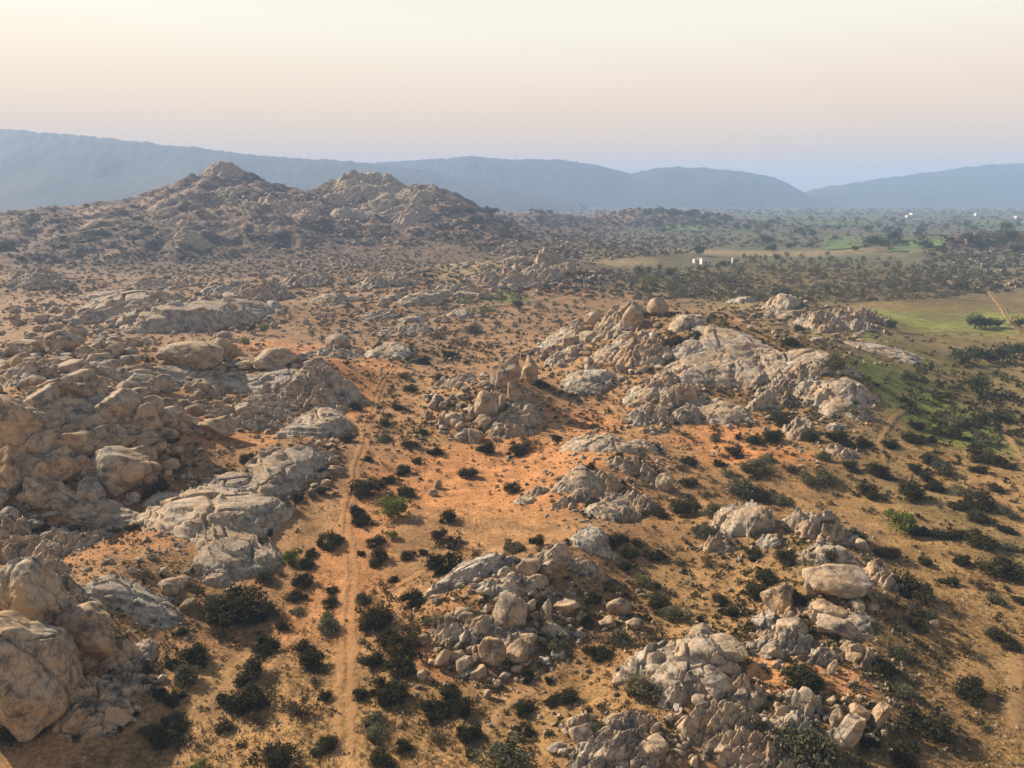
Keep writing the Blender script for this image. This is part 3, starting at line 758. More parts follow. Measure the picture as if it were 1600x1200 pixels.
# boulders read from the photograph: centre px, foot py, width px, height px (None label: named by its place)
BLD = [
    (-8, 1150, 225, 195, 'huge weathered boulder beside cracked grey bedrock'), (38, 1012, 130, 150, 'huge grey dome boulder with pale streaks, behind another'),
    (124, 1034, 112, 105, 'big pale wedge boulder leaning by the huge grey dome'), (106, 1040, 42, 40, 'small square block tucked under the pale wedge boulder'),
    (262, 930, 42, 28, 'rounded orange-tan boulder on the hollow rim'), (255, 902, 18, 17, None), (284, 915, 28, 17, None), (290, 952, 30, 18, None), (225, 955, 28, 14, None), (165, 948, 26, 18, None),
    (186, 770, 98, 86, 'large triangular boulder in the ridge'), (163, 706, 76, 44, 'egg-shaped tan boulder above the triangular one'), (108, 722, 66, 56, 'blocky tan boulder beside the egg-shaped one'),
    (180, 668, 84, 66, 'dark-streaked dome boulder over a shadowed cave'), (226, 682, 46, 60, 'dark block forming the wall of a cave'), (18, 722, 94, 118, 'massive round boulder towering over the ridge'),
    (4, 776, 46, 86, 'tall tan boulder below the massive round one'), (50, 796, 44, 60, None), (86, 628, 88, 40, 'broad low boulder on the ridge crest'), (106, 592, 62, 34, None),
    (90, 552, 54, 40, 'rounded tan boulder standing above the ridge end'), (128, 560, 24, 22, None), (30, 560, 64, 32, None), (62, 578, 40, 22, None), (36, 582, 46, 30, None), (12, 602, 32, 20, None),
    (160, 594, 38, 26, None), (212, 618, 58, 38, 'square-edged boulder on the ridge crest'), (138, 790, 54, 46, None), (84, 796, 36, 22, None), (152, 722, 18, 14, None), (134, 730, 18, 10, None), (88, 765, 14, 12, None),
    (285, 580, 112, 34, 'long flat-faced boulder below the leaning white post'), (345, 562, 48, 40, 'cracked tan boulder with a pointed top'), (428, 580, 76, 42, 'hollowed boulder with a shaded overhang'), (382, 578, 36, 19, None),
    (345, 530, 30, 12, None), (330, 682, 66, 36, None), (386, 655, 50, 34, None), (275, 708, 24, 12, None), (525, 545, 42, 26, None), (490, 578, 36, 22, None), (300, 650, 34, 22, None), (260, 640, 40, 24, None),
    (790, 608, 50, 62, 'larger half of the split boulder, sunlit and tan'), (829, 600, 34, 56, 'smaller half of the split boulder'), (758, 655, 42, 58, 'tall standing boulder below the split one'), (803, 634, 28, 44, 'dark pitted boulder below the split one'),
    (757, 606, 17, 14, 'small cap stone balanced on the tall standing boulder'), (784, 640, 15, 28, None), (738, 652, 22, 28, None), (756, 668, 26, 24, None), (742, 692, 28, 28, None), (694, 602, 13, 16, 'pale upright stone on the side of the mound'),
    (826, 655, 20, 26, None), (775, 690, 16, 12, None),
    (928, 512, 30, 28, None), (906, 522, 22, 26, None), (893, 545, 36, 28, 'sunlit orange block on the rubble mound'), (990, 515, 36, 42, 'tall pale boulder near the top of the rubble mound'), (987, 536, 36, 22, None), (1030, 492, 36, 30, 'round grey boulder on the crest of the rubble mound'),
    (900, 556, 22, 20, None), (857, 556, 22, 17, None), (960, 498, 18, 20, None), (1012, 566, 44, 30, None), (945, 560, 20, 16, None), (880, 575, 16, 12, None), (920, 570, 18, 14, None), (970, 580, 22, 16, None), (1158, 460, 18, 13, 'small pale boulder before the dry wood'),
    (1040, 768, 30, 30, None), (683, 764, 15, 16, None), (676, 776, 18, 12, None), (705, 858, 22, 10, 'dark flat stone under a shrub on the orange flat'),
    (826, 900, 42, 36, 'rounded pale boulder high on the jumbled mound'), (843, 920, 34, 30, 'pyramid boulder high on the jumbled mound'), (868, 890, 50, 46, 'square pale crag at the head of the jumbled mound'), (796, 985, 60, 58, 'large orange-lit pyramid boulder in the jumbled mound'),
    (787, 1002, 38, 18, None), (765, 1044, 50, 48, 'grey pointed boulder at the foot of the jumbled mound'), (810, 1036, 38, 40, None), (828, 1016, 34, 36, None), (854, 974, 24, 38, 'bright orange upright boulder in the jumbled mound'), (884, 960, 46, 28, None), (830, 958, 20, 24, None),
    (757, 990, 24, 20, None), (967, 962, 42, 32, None), (952, 984, 32, 20, None), (993, 984, 34, 20, None), (710, 1034, 24, 13, None), (660, 1064, 18, 20, None), (748, 1062, 14, 13, None), (778, 1076, 13, 15, None), (762, 1092, 14, 15, None), (905, 998, 24, 13, None), (854, 1040, 16, 14, None),
    (919, 1052, 10, 9, None), (804, 915, 26, 24, None), (786, 905, 26, 22, None), (855, 900, 26, 26, None),
    (1100, 1006, 58, 24, None), (1128, 1096, 62, 50, 'sharp grey boulder beside the orange bare patch'), (1140, 1036, 74, 28, None),
    (1318, 936, 106, 48, 'big flat-topped block of pale granite'), (1224, 958, 62, 54, 'cracked grey block beside the flat-topped one'), (1272, 930, 30, 30, None), (1300, 968, 58, 28, 'rounded pale boulder below the flat-topped block'), (1312, 998, 60, 36, 'fan-cracked pale boulder below the flat-topped block'),
    (1246, 1004, 54, 42, None), (1366, 958, 24, 16, None), (1340, 955, 28, 18, None), (1336, 892, 36, 22, None), (1350, 860, 30, 22, None), (1212, 1030, 36, 28, None), (1462, 980, 20, 12, 'single pale stone under a dark shrub on the tan slope'),
    (1375, 1140, 26, 60, 'jagged spire of rock leaning beside the orange patch'), (1325, 1168, 38, 58, 'tall cracked rock next to the jagged spire'), (1310, 1138, 26, 36, None), (1346, 1128, 32, 28, None), (1258, 1112, 40, 36, None), (1300, 1056, 14, 32, None), (1340, 1038, 34, 24, None),
    (1200, 1175, 50, 30, None), (910, 1165, 42, 36, None), (1020, 1190, 54, 40, None), (915, 1190, 34, 20, None), (945, 1195, 40, 24, None), (1150, 1120, 30, 24, None), (1100, 1110, 36, 24, None), (1240, 1140, 30, 26, None), (1385, 1150, 16, 14, None), (1456, 1018, 12, 8, 'lone white stone on the tan slope'),
    (1130, 1180, 40, 24, None), (1165, 1195, 44, 22, None), (1290, 1180, 26, 24, None),
]
rocks = []   # x, y, z, width, depth, height, rot, px, py, pixel size, label
_bx, _by, _bz = P([q[0] for q in BLD], [q[1] for q in BLD])
for (px, py, w, h, lab), x, y, z in zip(BLD, _bx, _by, _bz):
    s = scale_at(x, y, z)
    dl = math.hypot(x, y, CAM_H - z); sd = (CAM_H - z) / dl; cd = math.sqrt(1 - sd * sd)
    W = w / s; D = W * random.uniform(0.75, 0.95)
    H = float(np.clip((h / s - 0.45 * D * sd) / cd, 0.4 * W, 2.2 * W))
    rocks.append((x, y + 0.35 * D, z, W, D, H, random.uniform(-0.5, 0.5), px, py, max(w, h) + 1000, lab))
# loose rock of the mounds: px, py, rx, ry, count, min size, max size
RUB = [
    (755, 640, 95, 52, 330, 0.7, 3.6), (940, 540, 110, 65, 330, 0.8, 4.2), (1030, 580, 80, 60, 170, 0.7, 3.2), (1020, 650, 55, 30, 90, 0.6, 2.4), (1180, 610, 150, 60, 160, 0.6, 2.6),
    (780, 985, 130, 85, 300, 0.35, 2.4), (880, 900, 70, 45, 70, 0.3, 1.6), (960, 970, 60, 30, 30, 0.3, 1.2), (1270, 990, 110, 70, 170, 0.3, 1.7), (1300, 1110, 110, 70, 130, 0.3, 1.5), (1130, 1130, 110, 70, 170, 0.3, 1.7), (970, 1170, 110, 40, 110, 0.3, 1.6),
    (1280, 850, 90, 50, 70, 0.3, 1.6), (1150, 840, 70, 45, 50, 0.3, 1.5), (930, 760, 90, 60, 110, 0.4, 1.8), (1010, 720, 80, 40, 90, 0.4, 1.6), (1300, 640, 80, 50, 90, 0.5, 2.0), (1260, 700, 70, 40, 60, 0.4, 1.6),
    (110, 640, 160, 120, 420, 0.9, 7.5), (60, 760, 90, 70, 120, 0.6, 4.5), (190, 720, 90, 70, 90, 0.6, 4.0), (360, 590, 170, 40, 150, 0.8, 4.5), (150, 1040, 110, 90, 80, 0.3, 1.3), (200, 880, 130, 70, 90, 0.25, 0.9), (420, 630, 140, 60, 230, 0.6, 2.6), (480, 680, 65, 90, 240, 0.5, 3.4),
    (240, 540, 170, 24, 120, 0.8, 3.0), (80, 530, 150, 55, 260, 1.0, 6.5), (280, 480, 260, 45, 240, 1.2, 4.5), (640, 490, 160, 35, 220, 1.0, 4.0), (640, 440, 220, 35, 330, 1.5, 6.0), (830, 425, 120, 40, 240, 1.5, 6.5), (1270, 500, 120, 35, 190, 1.0, 4.0), (1370, 545, 70, 28, 80, 0.7, 2.6),
    (330, 370, 330, 70, 520, 2.0, 7.0), (600, 330, 120, 55, 480, 2.0, 8.0), (400, 300, 130, 40, 230, 2.0, 7.0), (900, 375, 190, 34, 420, 1.8, 6.5), (1540, 420, 90, 40, 260, 1.2, 4.0), (350, 420, 380, 30, 260, 1.5, 5.0), (60, 430, 90, 30, 90, 1.5, 5.0),
]
RUB += [(820, 1000, 220, 150, 420, 0.2, 0.9), (1200, 980, 260, 200, 700, 0.2, 1.0), (1120, 660, 260, 90, 600, 0.3, 1.4), (930, 740, 160, 90, 420, 0.25, 1.1), (780, 650, 150, 80, 420, 0.3, 1.5), (400, 660, 200, 130, 650, 0.3, 1.4), (160, 740, 200, 160, 550, 0.3, 1.6),
    (240, 900, 200, 110, 350, 0.15, 0.7), (700, 540, 200, 60, 420, 0.5, 2.0), (300, 500, 300, 60, 600, 0.6, 2.6)]
for (px, py, rx, ry, n, s0, s1) in RUB:
    a = rng.uniform(0, 6.283, n); rad = np.sqrt(rng.uniform(0, 1, n)) * 1.0
    qx, qy = px + rx * rad * np.cos(a), py + ry * rad * np.sin(a)
    x, y, z = P(qx, qy)
    size = s0 + (s1 - s0) * rng.uniform(0, 1, n) ** 2.6
    for k in range(n):
        if y[k] > 2500: continue
        W = size[k]; s = scale_at(x[k], y[k], z[k])
        rocks.append((x[k], y[k], z[k], W * 1.15, W * random.uniform(0.45, 0.85), W * random.uniform(0.32, 0.78), random.gauss(0.5, 0.5), qx[k], qy[k], W * s, None))
for q in rocks:
    if q[10]: LAND.append((q[0], q[1], q[3] / 2, q[10]))
def near_mark(x, y, reach):
    d = [math.hypot(x - a, y - b_) - r_ for a, b_, r_, _l in LAND]
    k = int(np.argmin(d))
    return LAND[k][3] if d[k] < reach else None
rocks.sort(key=lambda q: -q[9])
PROTO3 = [mesh_np('boulder', *boulder(100 + k, 4), M['granite']) for k in range(14)]
for i, (x, y, z, W, D, H, rot, px, py, ps, lab) in enumerate(rocks[:298]):
    hero = ps > 1000; pix = ps - 1000 if hero else ps
    if hero and pix > 26:
        V, F = boulder(900 + i, 6 if pix > 125 else (5 if pix > 44 else 4), p=30 if pix > 90 else 28, planes=13 if pix > 90 else 15)
        me = mesh_np('boulder', V, F, M['granite'])
    else:
        me = PROTO3[i % 14]
    o = link('boulder', me)
    o.scale = (W / 2, D / 2, H * 0.62)
    o.location = (x, y, z + H * 0.30)
    o.rotation_euler = (random.uniform(-0.12, 0.12), random.uniform(-0.12, 0.12), rot) if hero else (random.uniform(-0.15, 0.35), random.uniform(-0.35, 0.1), rot)
    if lab and 'spire' in lab: o.rotation_euler = (0.1, 0.42, 0.3)
    zn = zone_name(px, py)
    if lab:
        tag(o, lab, 'boulder')
    else:
        shp = 'upright' if H > 0.95 * W else ('low flat' if H < 0.55 * W else ('long' if D < 0.68 * W else 'blocky'))
        siz = 'large' if W > 4.5 else ('small' if W < 2.2 else 'mid-sized')
        mk = near_mark(x, y, 14)
        l_ = (siz + ' ' + shp + ' boulder beside the ' + mk) if mk else ''
        if not mk or len(l_.split()) > 16: l_, mk = siz + ' ' + shp + ' loose boulder at the ' + zn, zn
        tag(o, l_, 'boulder', 'loose boulders by the ' + mk)
def chip(seed):
    import bmesh
    r = np.random.default_rng(seed); bm = bmesh.new()
    for q in r.normal(size=(15, 3)):
        q = q / np.linalg.norm(q) * r.uniform(0.8, 1.1); bm.verts.new(q)
    bmesh.ops.convex_hull(bm, input=bm.verts)
    for v in [v for v in bm.verts if not v.link_faces]: bm.verts.remove(v)
    bm.verts.index_update()
    V = np.array([v.co[:] for v in bm.verts]); F = np.array([[q.index for q in f.verts] for f in bm.faces if len(f.verts) == 3]); bm.free()
    return V, F
SM = [chip(300 + k) for k in range(16)]
VV, FF, off = [], [], 0
for i, (x, y, z, W, D, H, rot, *_r) in enumerate(rocks[298:]):
    V, F = SM[i % 16]
    c, s = math.cos(rot), math.sin(rot)
    vx, vy, vz = V[:, 0] * W / 2, V[:, 1] * D / 2, V[:, 2] * H * 0.6
    VV.append(np.stack([x + vx * c - vy * s, y + vx * s + vy * c, z + H * 0.28 + vz], 1)); FF.append(F + off); off += len(V)
# pebbles on the near soil
peb = []
for (px, py, rx, ry, n) in [(170, 860, 130, 60, 1100), (1480, 1050, 180, 170, 520), (700, 1050, 140, 90, 260), (330, 1080, 220, 130, 420), (460, 820, 80, 50, 120), (1100, 720, 140, 60, 160), (1300, 1000, 140, 140, 300), (950, 900, 160, 120, 240)]:
    qx, qy = rng.uniform(px - rx, px + rx, n), rng.uniform(py - ry, py + ry, n)
    x, y, z = P(qx, qy)
    sz = 0.10 + 0.28 * rng.uniform(0, 1, n) ** 3
    for k in range(n):
        V = np.array([(1, 0, 0), (-1, 0, 0), (0, 1, 0), (0, -1, 0), (0, 0, .8), (0, 0, -.8)]) * sz[k] * rng.uniform(0.6, 1.0, (6, 1))
        F = np.array([(0, 2, 4), (2, 1, 4), (1, 3, 4), (3, 0, 4), (2, 0, 5), (1, 2, 5), (3, 1, 5), (0, 3, 5)])
        VV.append(V + (x[k], y[k], z[k] + 0.03)); FF.append(F + off); off += 6
o = link('rubble', mesh_np('rubble', np.concatenate(VV), np.concatenate(FF), M['granite'], False))
tag(o, 'pale granite rubble and stones strewn over slopes and soil', 'rubble', kind='stuff')

# ------------------------------------------------------------------ plants
def leaf_cloud(seed, n, clumps, spread, leaf, flat_=0.75, lift=0.25, tri=False):
    r = np.random.default_rng(seed)
    cc = r.normal(size=(clumps, 3)); cc /= np.linalg.norm(cc, axis=1)[:, None]
    cc *= r.uniform(0.25, 0.72, (clumps, 1)); cc[:, 2] = np.abs(cc[:, 2]) * flat_ + lift
    cr = r.uniform(0.13, 0.40, clumps) * spread
    k = r.integers(0, clumps, n)
    d = r.normal(size=(n, 3)); d /= np.linalg.norm(d, axis=1)[:, None]
    c = cc[k] + d * (cr[k] * r.uniform(0.35, 1.05, n))[:, None] * np.array([1, 1, 0.8])
    c[:, 2] = np.maximum(c[:, 2], 0.03)
    t = r.normal(size=(n, 3)); t /= np.linalg.norm(t, axis=1)[:, None]
    w = np.cross(t, r.normal(size=(n, 3))); w /= np.linalg.norm(w, axis=1)[:, None]
    L = leaf * r.uniform(0.6, 1.4, (n, 1))
    if tri:
        V = np.stack([c - t * L, c + t * L * 0.3 + w * L * 0.6, c + t * L * 0.3 - w * L * 0.6], 1).reshape(-1, 3)
        F = np.arange(3 * n).reshape(n, 3)
    else:
        V = np.stack([c - t * L, c + w * L * 0.42, c + t * L, c - w * L * 0.42], 1).reshape(-1, 3)
        F = np.arange(4 * n).reshape(n, 4)
    return V, F, cc
def tube(pts, r0, r1, sides=6):
    pts = np.asarray(pts, float); n = len(pts); V = []
    for i, q in enumerate(pts):
        t = pts[min(i + 1, n - 1)] - pts[max(i - 1, 0)]; t /= np.linalg.norm(t)
        a = np.cross(t, (0.3, 0.9, 0.1)); a /= np.linalg.norm(a); b_ = np.cross(t, a)
        rad = r0 + (r1 - r0) * i / (n - 1)
        for k in range(sides):
            w = 6.28318 * k / sides
            V.append(q + rad * (a * math.cos(w) + b_ * math.sin(w)))
    F = [(i * sides + k, i * sides + (k + 1) % sides, (i + 1) * sides + (k + 1) % sides, (i + 1) * sides + k) for i in range(n - 1) for k in range(sides)]
    return np.array(V), np.array(F)
def stems(cc, r0, seed, base=(0, 0, -0.05), trunk=None):
    r = np.random.default_rng(seed); VV, FF, off = [], [], 0
    def put(V, F):
        nonlocal off
        VV.append(V); FF.append(F + off); off += len(V)
    b = np.array(base, float)
    if trunk is not None:
        top = np.array(trunk, float)
        put(*tube([b, b * 0.5 + top * 0.5 + r.normal(size=3) * 0.02, top], r0, r0 * 0.65, 7)); b = top; r0 = r0 * 0.55
    for c in cc:
        mid = (b + c) / 2 + r.normal(size=3) * 0.06 + np.array([0, 0, -0.04])
        put(*tube([b, mid, c], r0, r0 * 0.2, 5))
    return np.concatenate(VV), np.concatenate(FF)
SHRUB = {}
def shrub_kind(key, mat, n_var, n, clumps, spread, leaf, fl, lift):
    SHRUB[key] = []
    for k in range(n_var):
        V, F, cc = leaf_cloud(hash(key) % 100 + 40 * k + len(key), n, clumps, spread, leaf, fl, lift)
        SV, SF = stems(cc[:7], 0.028, k)
        SHRUB[key].append((mesh_np('foliage', V, F, mat, False), mesh_np('stems', SV, SF, M['bark'])))
def hash(sv): return sum(ord(ch) * (i + 3) for i, ch in enumerate(sv))
shrub_kind('dark', M['leaf_dark'], 8, 3000, 13, 1.1, 0.052, 0.62, 0.10)
shrub_kind('olive', M['leaf_wood'], 4, 2500, 13, 1.1, 0.05, 0.62, 0.12)
shrub_kind('green', M['leaf_green'], 3, 2600, 12, 1.0, 0.05, 0.6, 0.22)
shrub_kind('dry', M['leaf_dry'], 4, 1100, 12, 1.0, 0.042, 0.6, 0.10)

SH = """438,800,46,o 466,783,26 486,778,19 502,774,24 572,775,56 554,803,24 560,820,34 617,808,60,g 632,776,28 612,842,26,g 586,852,30 592,879,40 562,869,15 638,874,27 660,867,16 700,815,33 686,843,27
704,855,28 714,836,14 689,826,9 613,909,17 564,944,34 516,927,20 514,947,25 540,973,11 510,990,44,o 512,975,30,g 466,831,14 508,857,40 526,848,25 486,869,23 458,884,40,g 480,886,28 472,914,38 462,940,32 464,960,24,o
421,947,14 434,966,32 440,984,25 412,911,40 438,903,20,d 420,838,22 404,854,38,o 580,975,42 370,975,92 340,960,56 405,968,44 332,1000,42 280,992,23 312,1026,26 296,1040,54 286,1070,52 266,1042,20 232,1052,28 224,1072,18
239,1038,12 264,1102,33 282,1090,18 248,1089,20 232,1150,34,o 252,1165,42 270,1140,40 348,1142,28 396,1135,40,d 308,1168,18,d 378,1108,74 392,1062,54 396,1058,28,g 410,1021,46 470,1022,38 484,1044,48 468,1120,58 508,1094,26
488,1068,22,d 504,1174,42 436,1205,66 308,1208,30,g 208,1121,18 588,982,60 636,992,42,d 686,980,42,o 603,1008,42 632,1018,52 693,896,54 646,945,44 746,873,34 806,864,44,o 843,853,30 583,1042,38 626,1052,52 603,1096,58 563,1092,27
583,1133,40,o 585,1153,36 597,1197,46 630,1176,32 676,1124,50 703,1096,42 726,1120,46 680,1165,35 726,1161,44 816,1117,35 816,1153,35 736,1184,21 796,1208,92 823,1062,28 870,1022,52,o 856,1068,18 886,1100,42 860,1104,24
940,1114,31 950,1009,32 936,1027,42 1003,1092,64,o 940,1146,42 930,944,32 966,930,42,d 920,978,26 1006,916,33 986,875,28 996,853,22 1010,866,14 1030,877,24 976,893,26 1030,955,42 1053,970,42 1033,808,24 970,1010,52 1013,1004,60
1104,835,36,o 1067,882,14 1110,884,38,d 1124,944,31 1144,964,30 1094,972,18 1202,912,42 1182,935,46 1228,880,42 1296,880,42 1313,931,30,o 1249,953,52 1343,845,38,o 1392,872,36 1428,938,62 1440,960,46 1435,984,37 1446,885,25
1488,916,29 1502,1017,38 1536,1035,23 1566,1005,38 1588,1019,31 1524,1092,54 1452,1150,72 1543,1143,18 1424,1197,58 1250,1073,62 1276,1075,32 1404,1027,38 1414,1090,42 1380,1055,42 1200,1158,62 1270,1208,104,o 1310,1200,62,o
1362,1175,38 1560,944,28 1540,924,42 1575,906,72 1594,944,25 1535,855,46 1583,861,26 1500,841,28 1508,884,30 1530,813,30 1576,833,28 1475,843,30 1412,832,56,g 1436,838,34 1358,775,40 1424,781,50 1376,746,37 1454,726,35
1472,739,36 1432,738,28 1430,693,32 1458,692,20 1432,670,26 1536,694,35 1550,723,48 1526,708,27 1530,738,25 1500,772,33 1530,793,52 1558,768,25 1500,795,30 1574,808,31 1530,815,33 1466,768,31 1448,753,27 1490,667,36,o
1466,680,24 1496,685,30 1560,659,30 1576,732,22 1350,698,27 1292,754,42,o 1310,693,40 1386,872,32 820,705,50,d 810,712,36 760,709,30 733,748,31 800,768,28 1150,715,35 1118,690,25 1180,695,31 1126,728,19 1140,745,23,o
1180,740,52 1078,759,25 1080,727,27 1064,735,24,d 1076,806,48 1120,812,52,o 1166,780,52,o 1190,782,40,o 1106,777,21 1106,843,42,o 988,873,27 994,855,21 966,855,42 1028,873,25 1176,872,32 1060,883,23 1212,692,42 1154,686,15 1028,706,15
924,735,21 966,717,21 1000,792,17 926,795,25 1036,745,21 780,650,22,g 846,605,22 778,595,20 870,690,20 275,742,28,o 250,768,34 270,720,18 300,600,24 350,540,20,o 400,715,22 385,722,26 385,745,24 640,700,26 600,690,24 660,680,22
575,720,16 520,735,26 500,740,20 630,740,28 605,755,24 680,710,24 650,725,20 600,665,20 620,640,18 555,640,26 540,690,24 520,705,20 690,600,28 640,610,24 700,560,26 660,570,24 630,590,20 720,540,30 680,530,30,d 740,520,26 1220,790,40
1240,740,34 1200,722,26 1262,755,34,o 1290,720,30 1330,735,30 1340,650,34,o 1325,700,24 1390,700,26 1190,628,22 1230,668,32 1215,655,30 1270,690,30 1305,580,48,o 1060,545,40 1090,530,24 1240,540,28 1250,520,22 160,842,14 150,915,22,d
60,1110,70,o 20,1160,60 95,1095,40 205,830,22 60,830,30 40,840,24 235,780,28 115,830,22 140,690,20 60,680,26""".split()
shrubs = []   # x, y, z, width, kind, pixel size, px, py
_q = [s.split(',') for s in SH]
_x, _y, _z = P([float(q[0]) for q in _q], [float(q[1]) for q in _q])
for q, x, y, z in zip(_q, _x, _y, _z):
    kd = {'o': 'olive', 'g': 'green', 'd': 'dry'}[q[3]] if len(q) > 3 else random.choice(('dark', 'dark', 'dark', 'dark', 'dark', 'dark', 'olive', 'dry'))
    w = float(q[2]) / scale_at(x, y, z)
    shrubs.append((x, y + 0.2 * w, z, w, kd, float(q[2]) + 1000, float(q[0]), float(q[1])))
# bushes that grow too many and too far to read singly
SCAT = [  # px, py, rx, ry, count, size min, max, kinds
    (330, 360, 380, 75, 3300, 1.8, 5.0, 'ddddyo'), (600, 330, 150, 55, 900, 2.0, 5.0, 'dddo'), (920, 365, 240, 40, 1900, 3.0, 7.0, 'dddyo'), (1540, 410, 100, 50, 1000, 2.5, 5.5, 'dddy'),
    (330, 435, 420, 40, 1500, 1.6, 4.2, 'dddoy'), (250, 480, 300, 40, 500, 1.2, 3.2, 'ddoy'), (750, 430, 220, 40, 750, 2.0, 4.6, 'dddo'), (700, 515, 220, 55, 900, 1.2, 3.8, 'dddyo'), (650, 600, 120, 90, 380, 1.0, 2.8, 'dddo'), (570, 720, 110, 120, 150, 0.8, 2.0, 'dddo'), (1100, 960, 150, 90, 130, 0.7, 2.4, 'dddo'), (640, 980, 110, 70, 60, 0.8, 2.2, 'ddo'), (300, 560, 280, 40, 200, 1.0, 3.0, 'ddo'),
    (950, 550, 150, 80, 360, 1.0, 2.6, 'dddo'), (1200, 580, 200, 90, 480, 1.0, 2.8, 'ddo'), (1270, 440, 300, 34, 1100, 2.0, 5.0, 'oyyo'), (1230, 510, 170, 40, 260, 1.5, 3.6, 'ddo'), (1530, 620, 130, 70, 420, 1.6, 4.2, 'dddo'),
    (1470, 730, 150, 110, 240, 0.8, 2.8, 'ddo'), (790, 730, 180, 70, 40, 0.5, 1.2, 'ddy'), (780, 980, 140, 90, 70, 0.5, 1.6, 'do'), (1250, 1000, 180, 160, 130, 0.5, 1.6, 'ddo'), (1050, 860, 160, 120, 90, 0.5, 1.5, 'ddo'),
    (400, 1060, 230, 140, 60, 0.4, 1.1, 'ddy'), (150, 700, 180, 150, 110, 0.6, 2.0, 'ddo'), (770, 468, 60, 10, 26, 3.0, 6.0, 'gg'), (720, 490, 70, 8, 16, 2.0, 4.0, 'g'), (900, 480, 80, 14, 30, 2.0, 5.0, 'go'), (300, 545, 90, 8, 26, 2.0, 4.0, 'go'),
    (1200, 365, 420, 22, 900, 4.0, 9.0, 'odo'), (1250, 345, 500, 12, 900, 6.0, 13.0, 'odd'), (1300, 331, 600, 5, 600, 10.0, 20.0, 'odd'), (1500, 540, 120, 20, 40, 1.5, 3.0, 'do'),
]
SCAT += [(1000, 445, 170, 24, 800, 2.0, 4.6, 'ddoy'), (1290, 445, 270, 28, 800, 2.0, 5.0, 'odyo'), (1120, 480, 160, 20, 320, 1.2, 3.2, 'ddo'), (420, 1040, 260, 170, 260, 0.4, 1.5, 'ddoy'), (820, 1020, 260, 180, 420, 0.4, 1.6, 'ddoy'), (1120, 900, 220, 140, 420, 0.5, 1.8, 'ddoy'), (1300, 1020, 200, 180, 380, 0.4, 1.7, 'ddoy'), (1500, 900, 110, 280, 300, 0.4, 1.6, 'ddoy'),
    (1180, 720, 200, 90, 380, 0.6, 2.2, 'ddoy'), (780, 690, 160, 90, 140, 0.5, 1.6, 'dy'), (600, 680, 100, 130, 320, 0.5, 1.8, 'ddoy'), (420, 690, 180, 110, 330, 0.5, 1.9, 'ddoy'), (150, 720, 180, 140, 300, 0.5, 2.0, 'ddoy'), (850, 610, 200, 80, 420, 0.7, 2.4, 'ddoy'),
    (200, 880, 180, 80, 120, 0.4, 1.2, 'dy'), (1100, 600, 260, 110, 520, 0.7, 2.5, 'ddoy')]
KEY = {'d': 'dark', 'o': 'olive', 'y': 'dry', 'g': 'green'}
for (px, py, rx, ry, n, s0, s1, ks) in SCAT:
    a = rng.uniform(0, 6.283, n); rad = np.sqrt(rng.uniform(0, 1, n))
    qx, qy = px + rx * rad * np.cos(a), py + ry * rad * np.sin(a)
    x, y, z = P(qx, qy)
    keep = (np.abs(qx - 545) > 14) | (qy < 600)
    size = s0 + (s1 - s0) * rng.uniform(0, 1, n) ** 1.8
    for k in range(n):
        if keep[k] and y[k] < 3600:
            shrubs.append((x[k], y[k], z[k], size[k], KEY[random.choice(ks)], min(size[k] * scale_at(x[k], y[k], z[k]), 900), qx[k], qy[k]))
for (lx, ly, lr, _l) in LAND:
    if ly > 700: continue
    for k in range(9):
        a_ = random.uniform(0, 6.28); d_ = lr * random.uniform(1.1, 1.9) + 0.6
        x, y = lx + d_ * math.cos(a_), ly + d_ * math.sin(a_); z = float(TG(np.array([x]), np.array([y]))[0])
        w = random.uniform(0.6, 2.3) * (1.0 if ly < 250 else 1.4)
        qx, qy = project(x, y, z)
        if abs(qx - 545) > 16: shrubs.append((x, y, z, w, random.choice(('dark', 'dark', 'dark', 'olive', 'dry')), w * scale_at(x, y, z), qx, qy))
shrubs.sort(key=lambda q: -q[5])
ADJ = {'dark': 'dark thorny shrub', 'olive': 'olive green leafy shrub', 'green': 'bright green feathery bush', 'dry': 'dry brown leafless-looking shrub'}
def shrub_place(px, py):
    if abs(px - 617) < 3 and abs(py - 808) < 3: return 'standing alone on the orange flat'
    if px < 540 and py > 880: return 'on the sand between the dirt track and the huge boulders'
    if px < 540 and py > 760: return 'at the edge of the broad smooth slab'
    if px < 300: return 'wedged in the boulder ridge'
    if 540 <= px < 720 and 760 < py < 915: return 'on the orange flat beside the dirt track'
    if px < 700 and py <= 760: return 'along the upper stretch of the dirt track'
    if px < 920 and py > 1070: return 'on the tan slope below the jumbled mound'
    if px < 920 and py > 840: return 'growing on the jumbled mound'
    if px < 1060 and py <= 840: return 'around the orange flat and its pale outcrop'
    if px < 1170 and py > 985: return 'around the smooth grey dome'
    if px < 1170: return 'between the pale and the twin outcrops'
    if px < 1400 and py > 1020: return 'around the jagged spire outcrop'
    if px < 1400 and py > 860: return 'around the flat-topped block'
    if px < 1340: return 'below the whaleback and the red bank'
    if py > 880: return 'on the stony tan slope'
    return 'in the thicket below the green grass hollow'
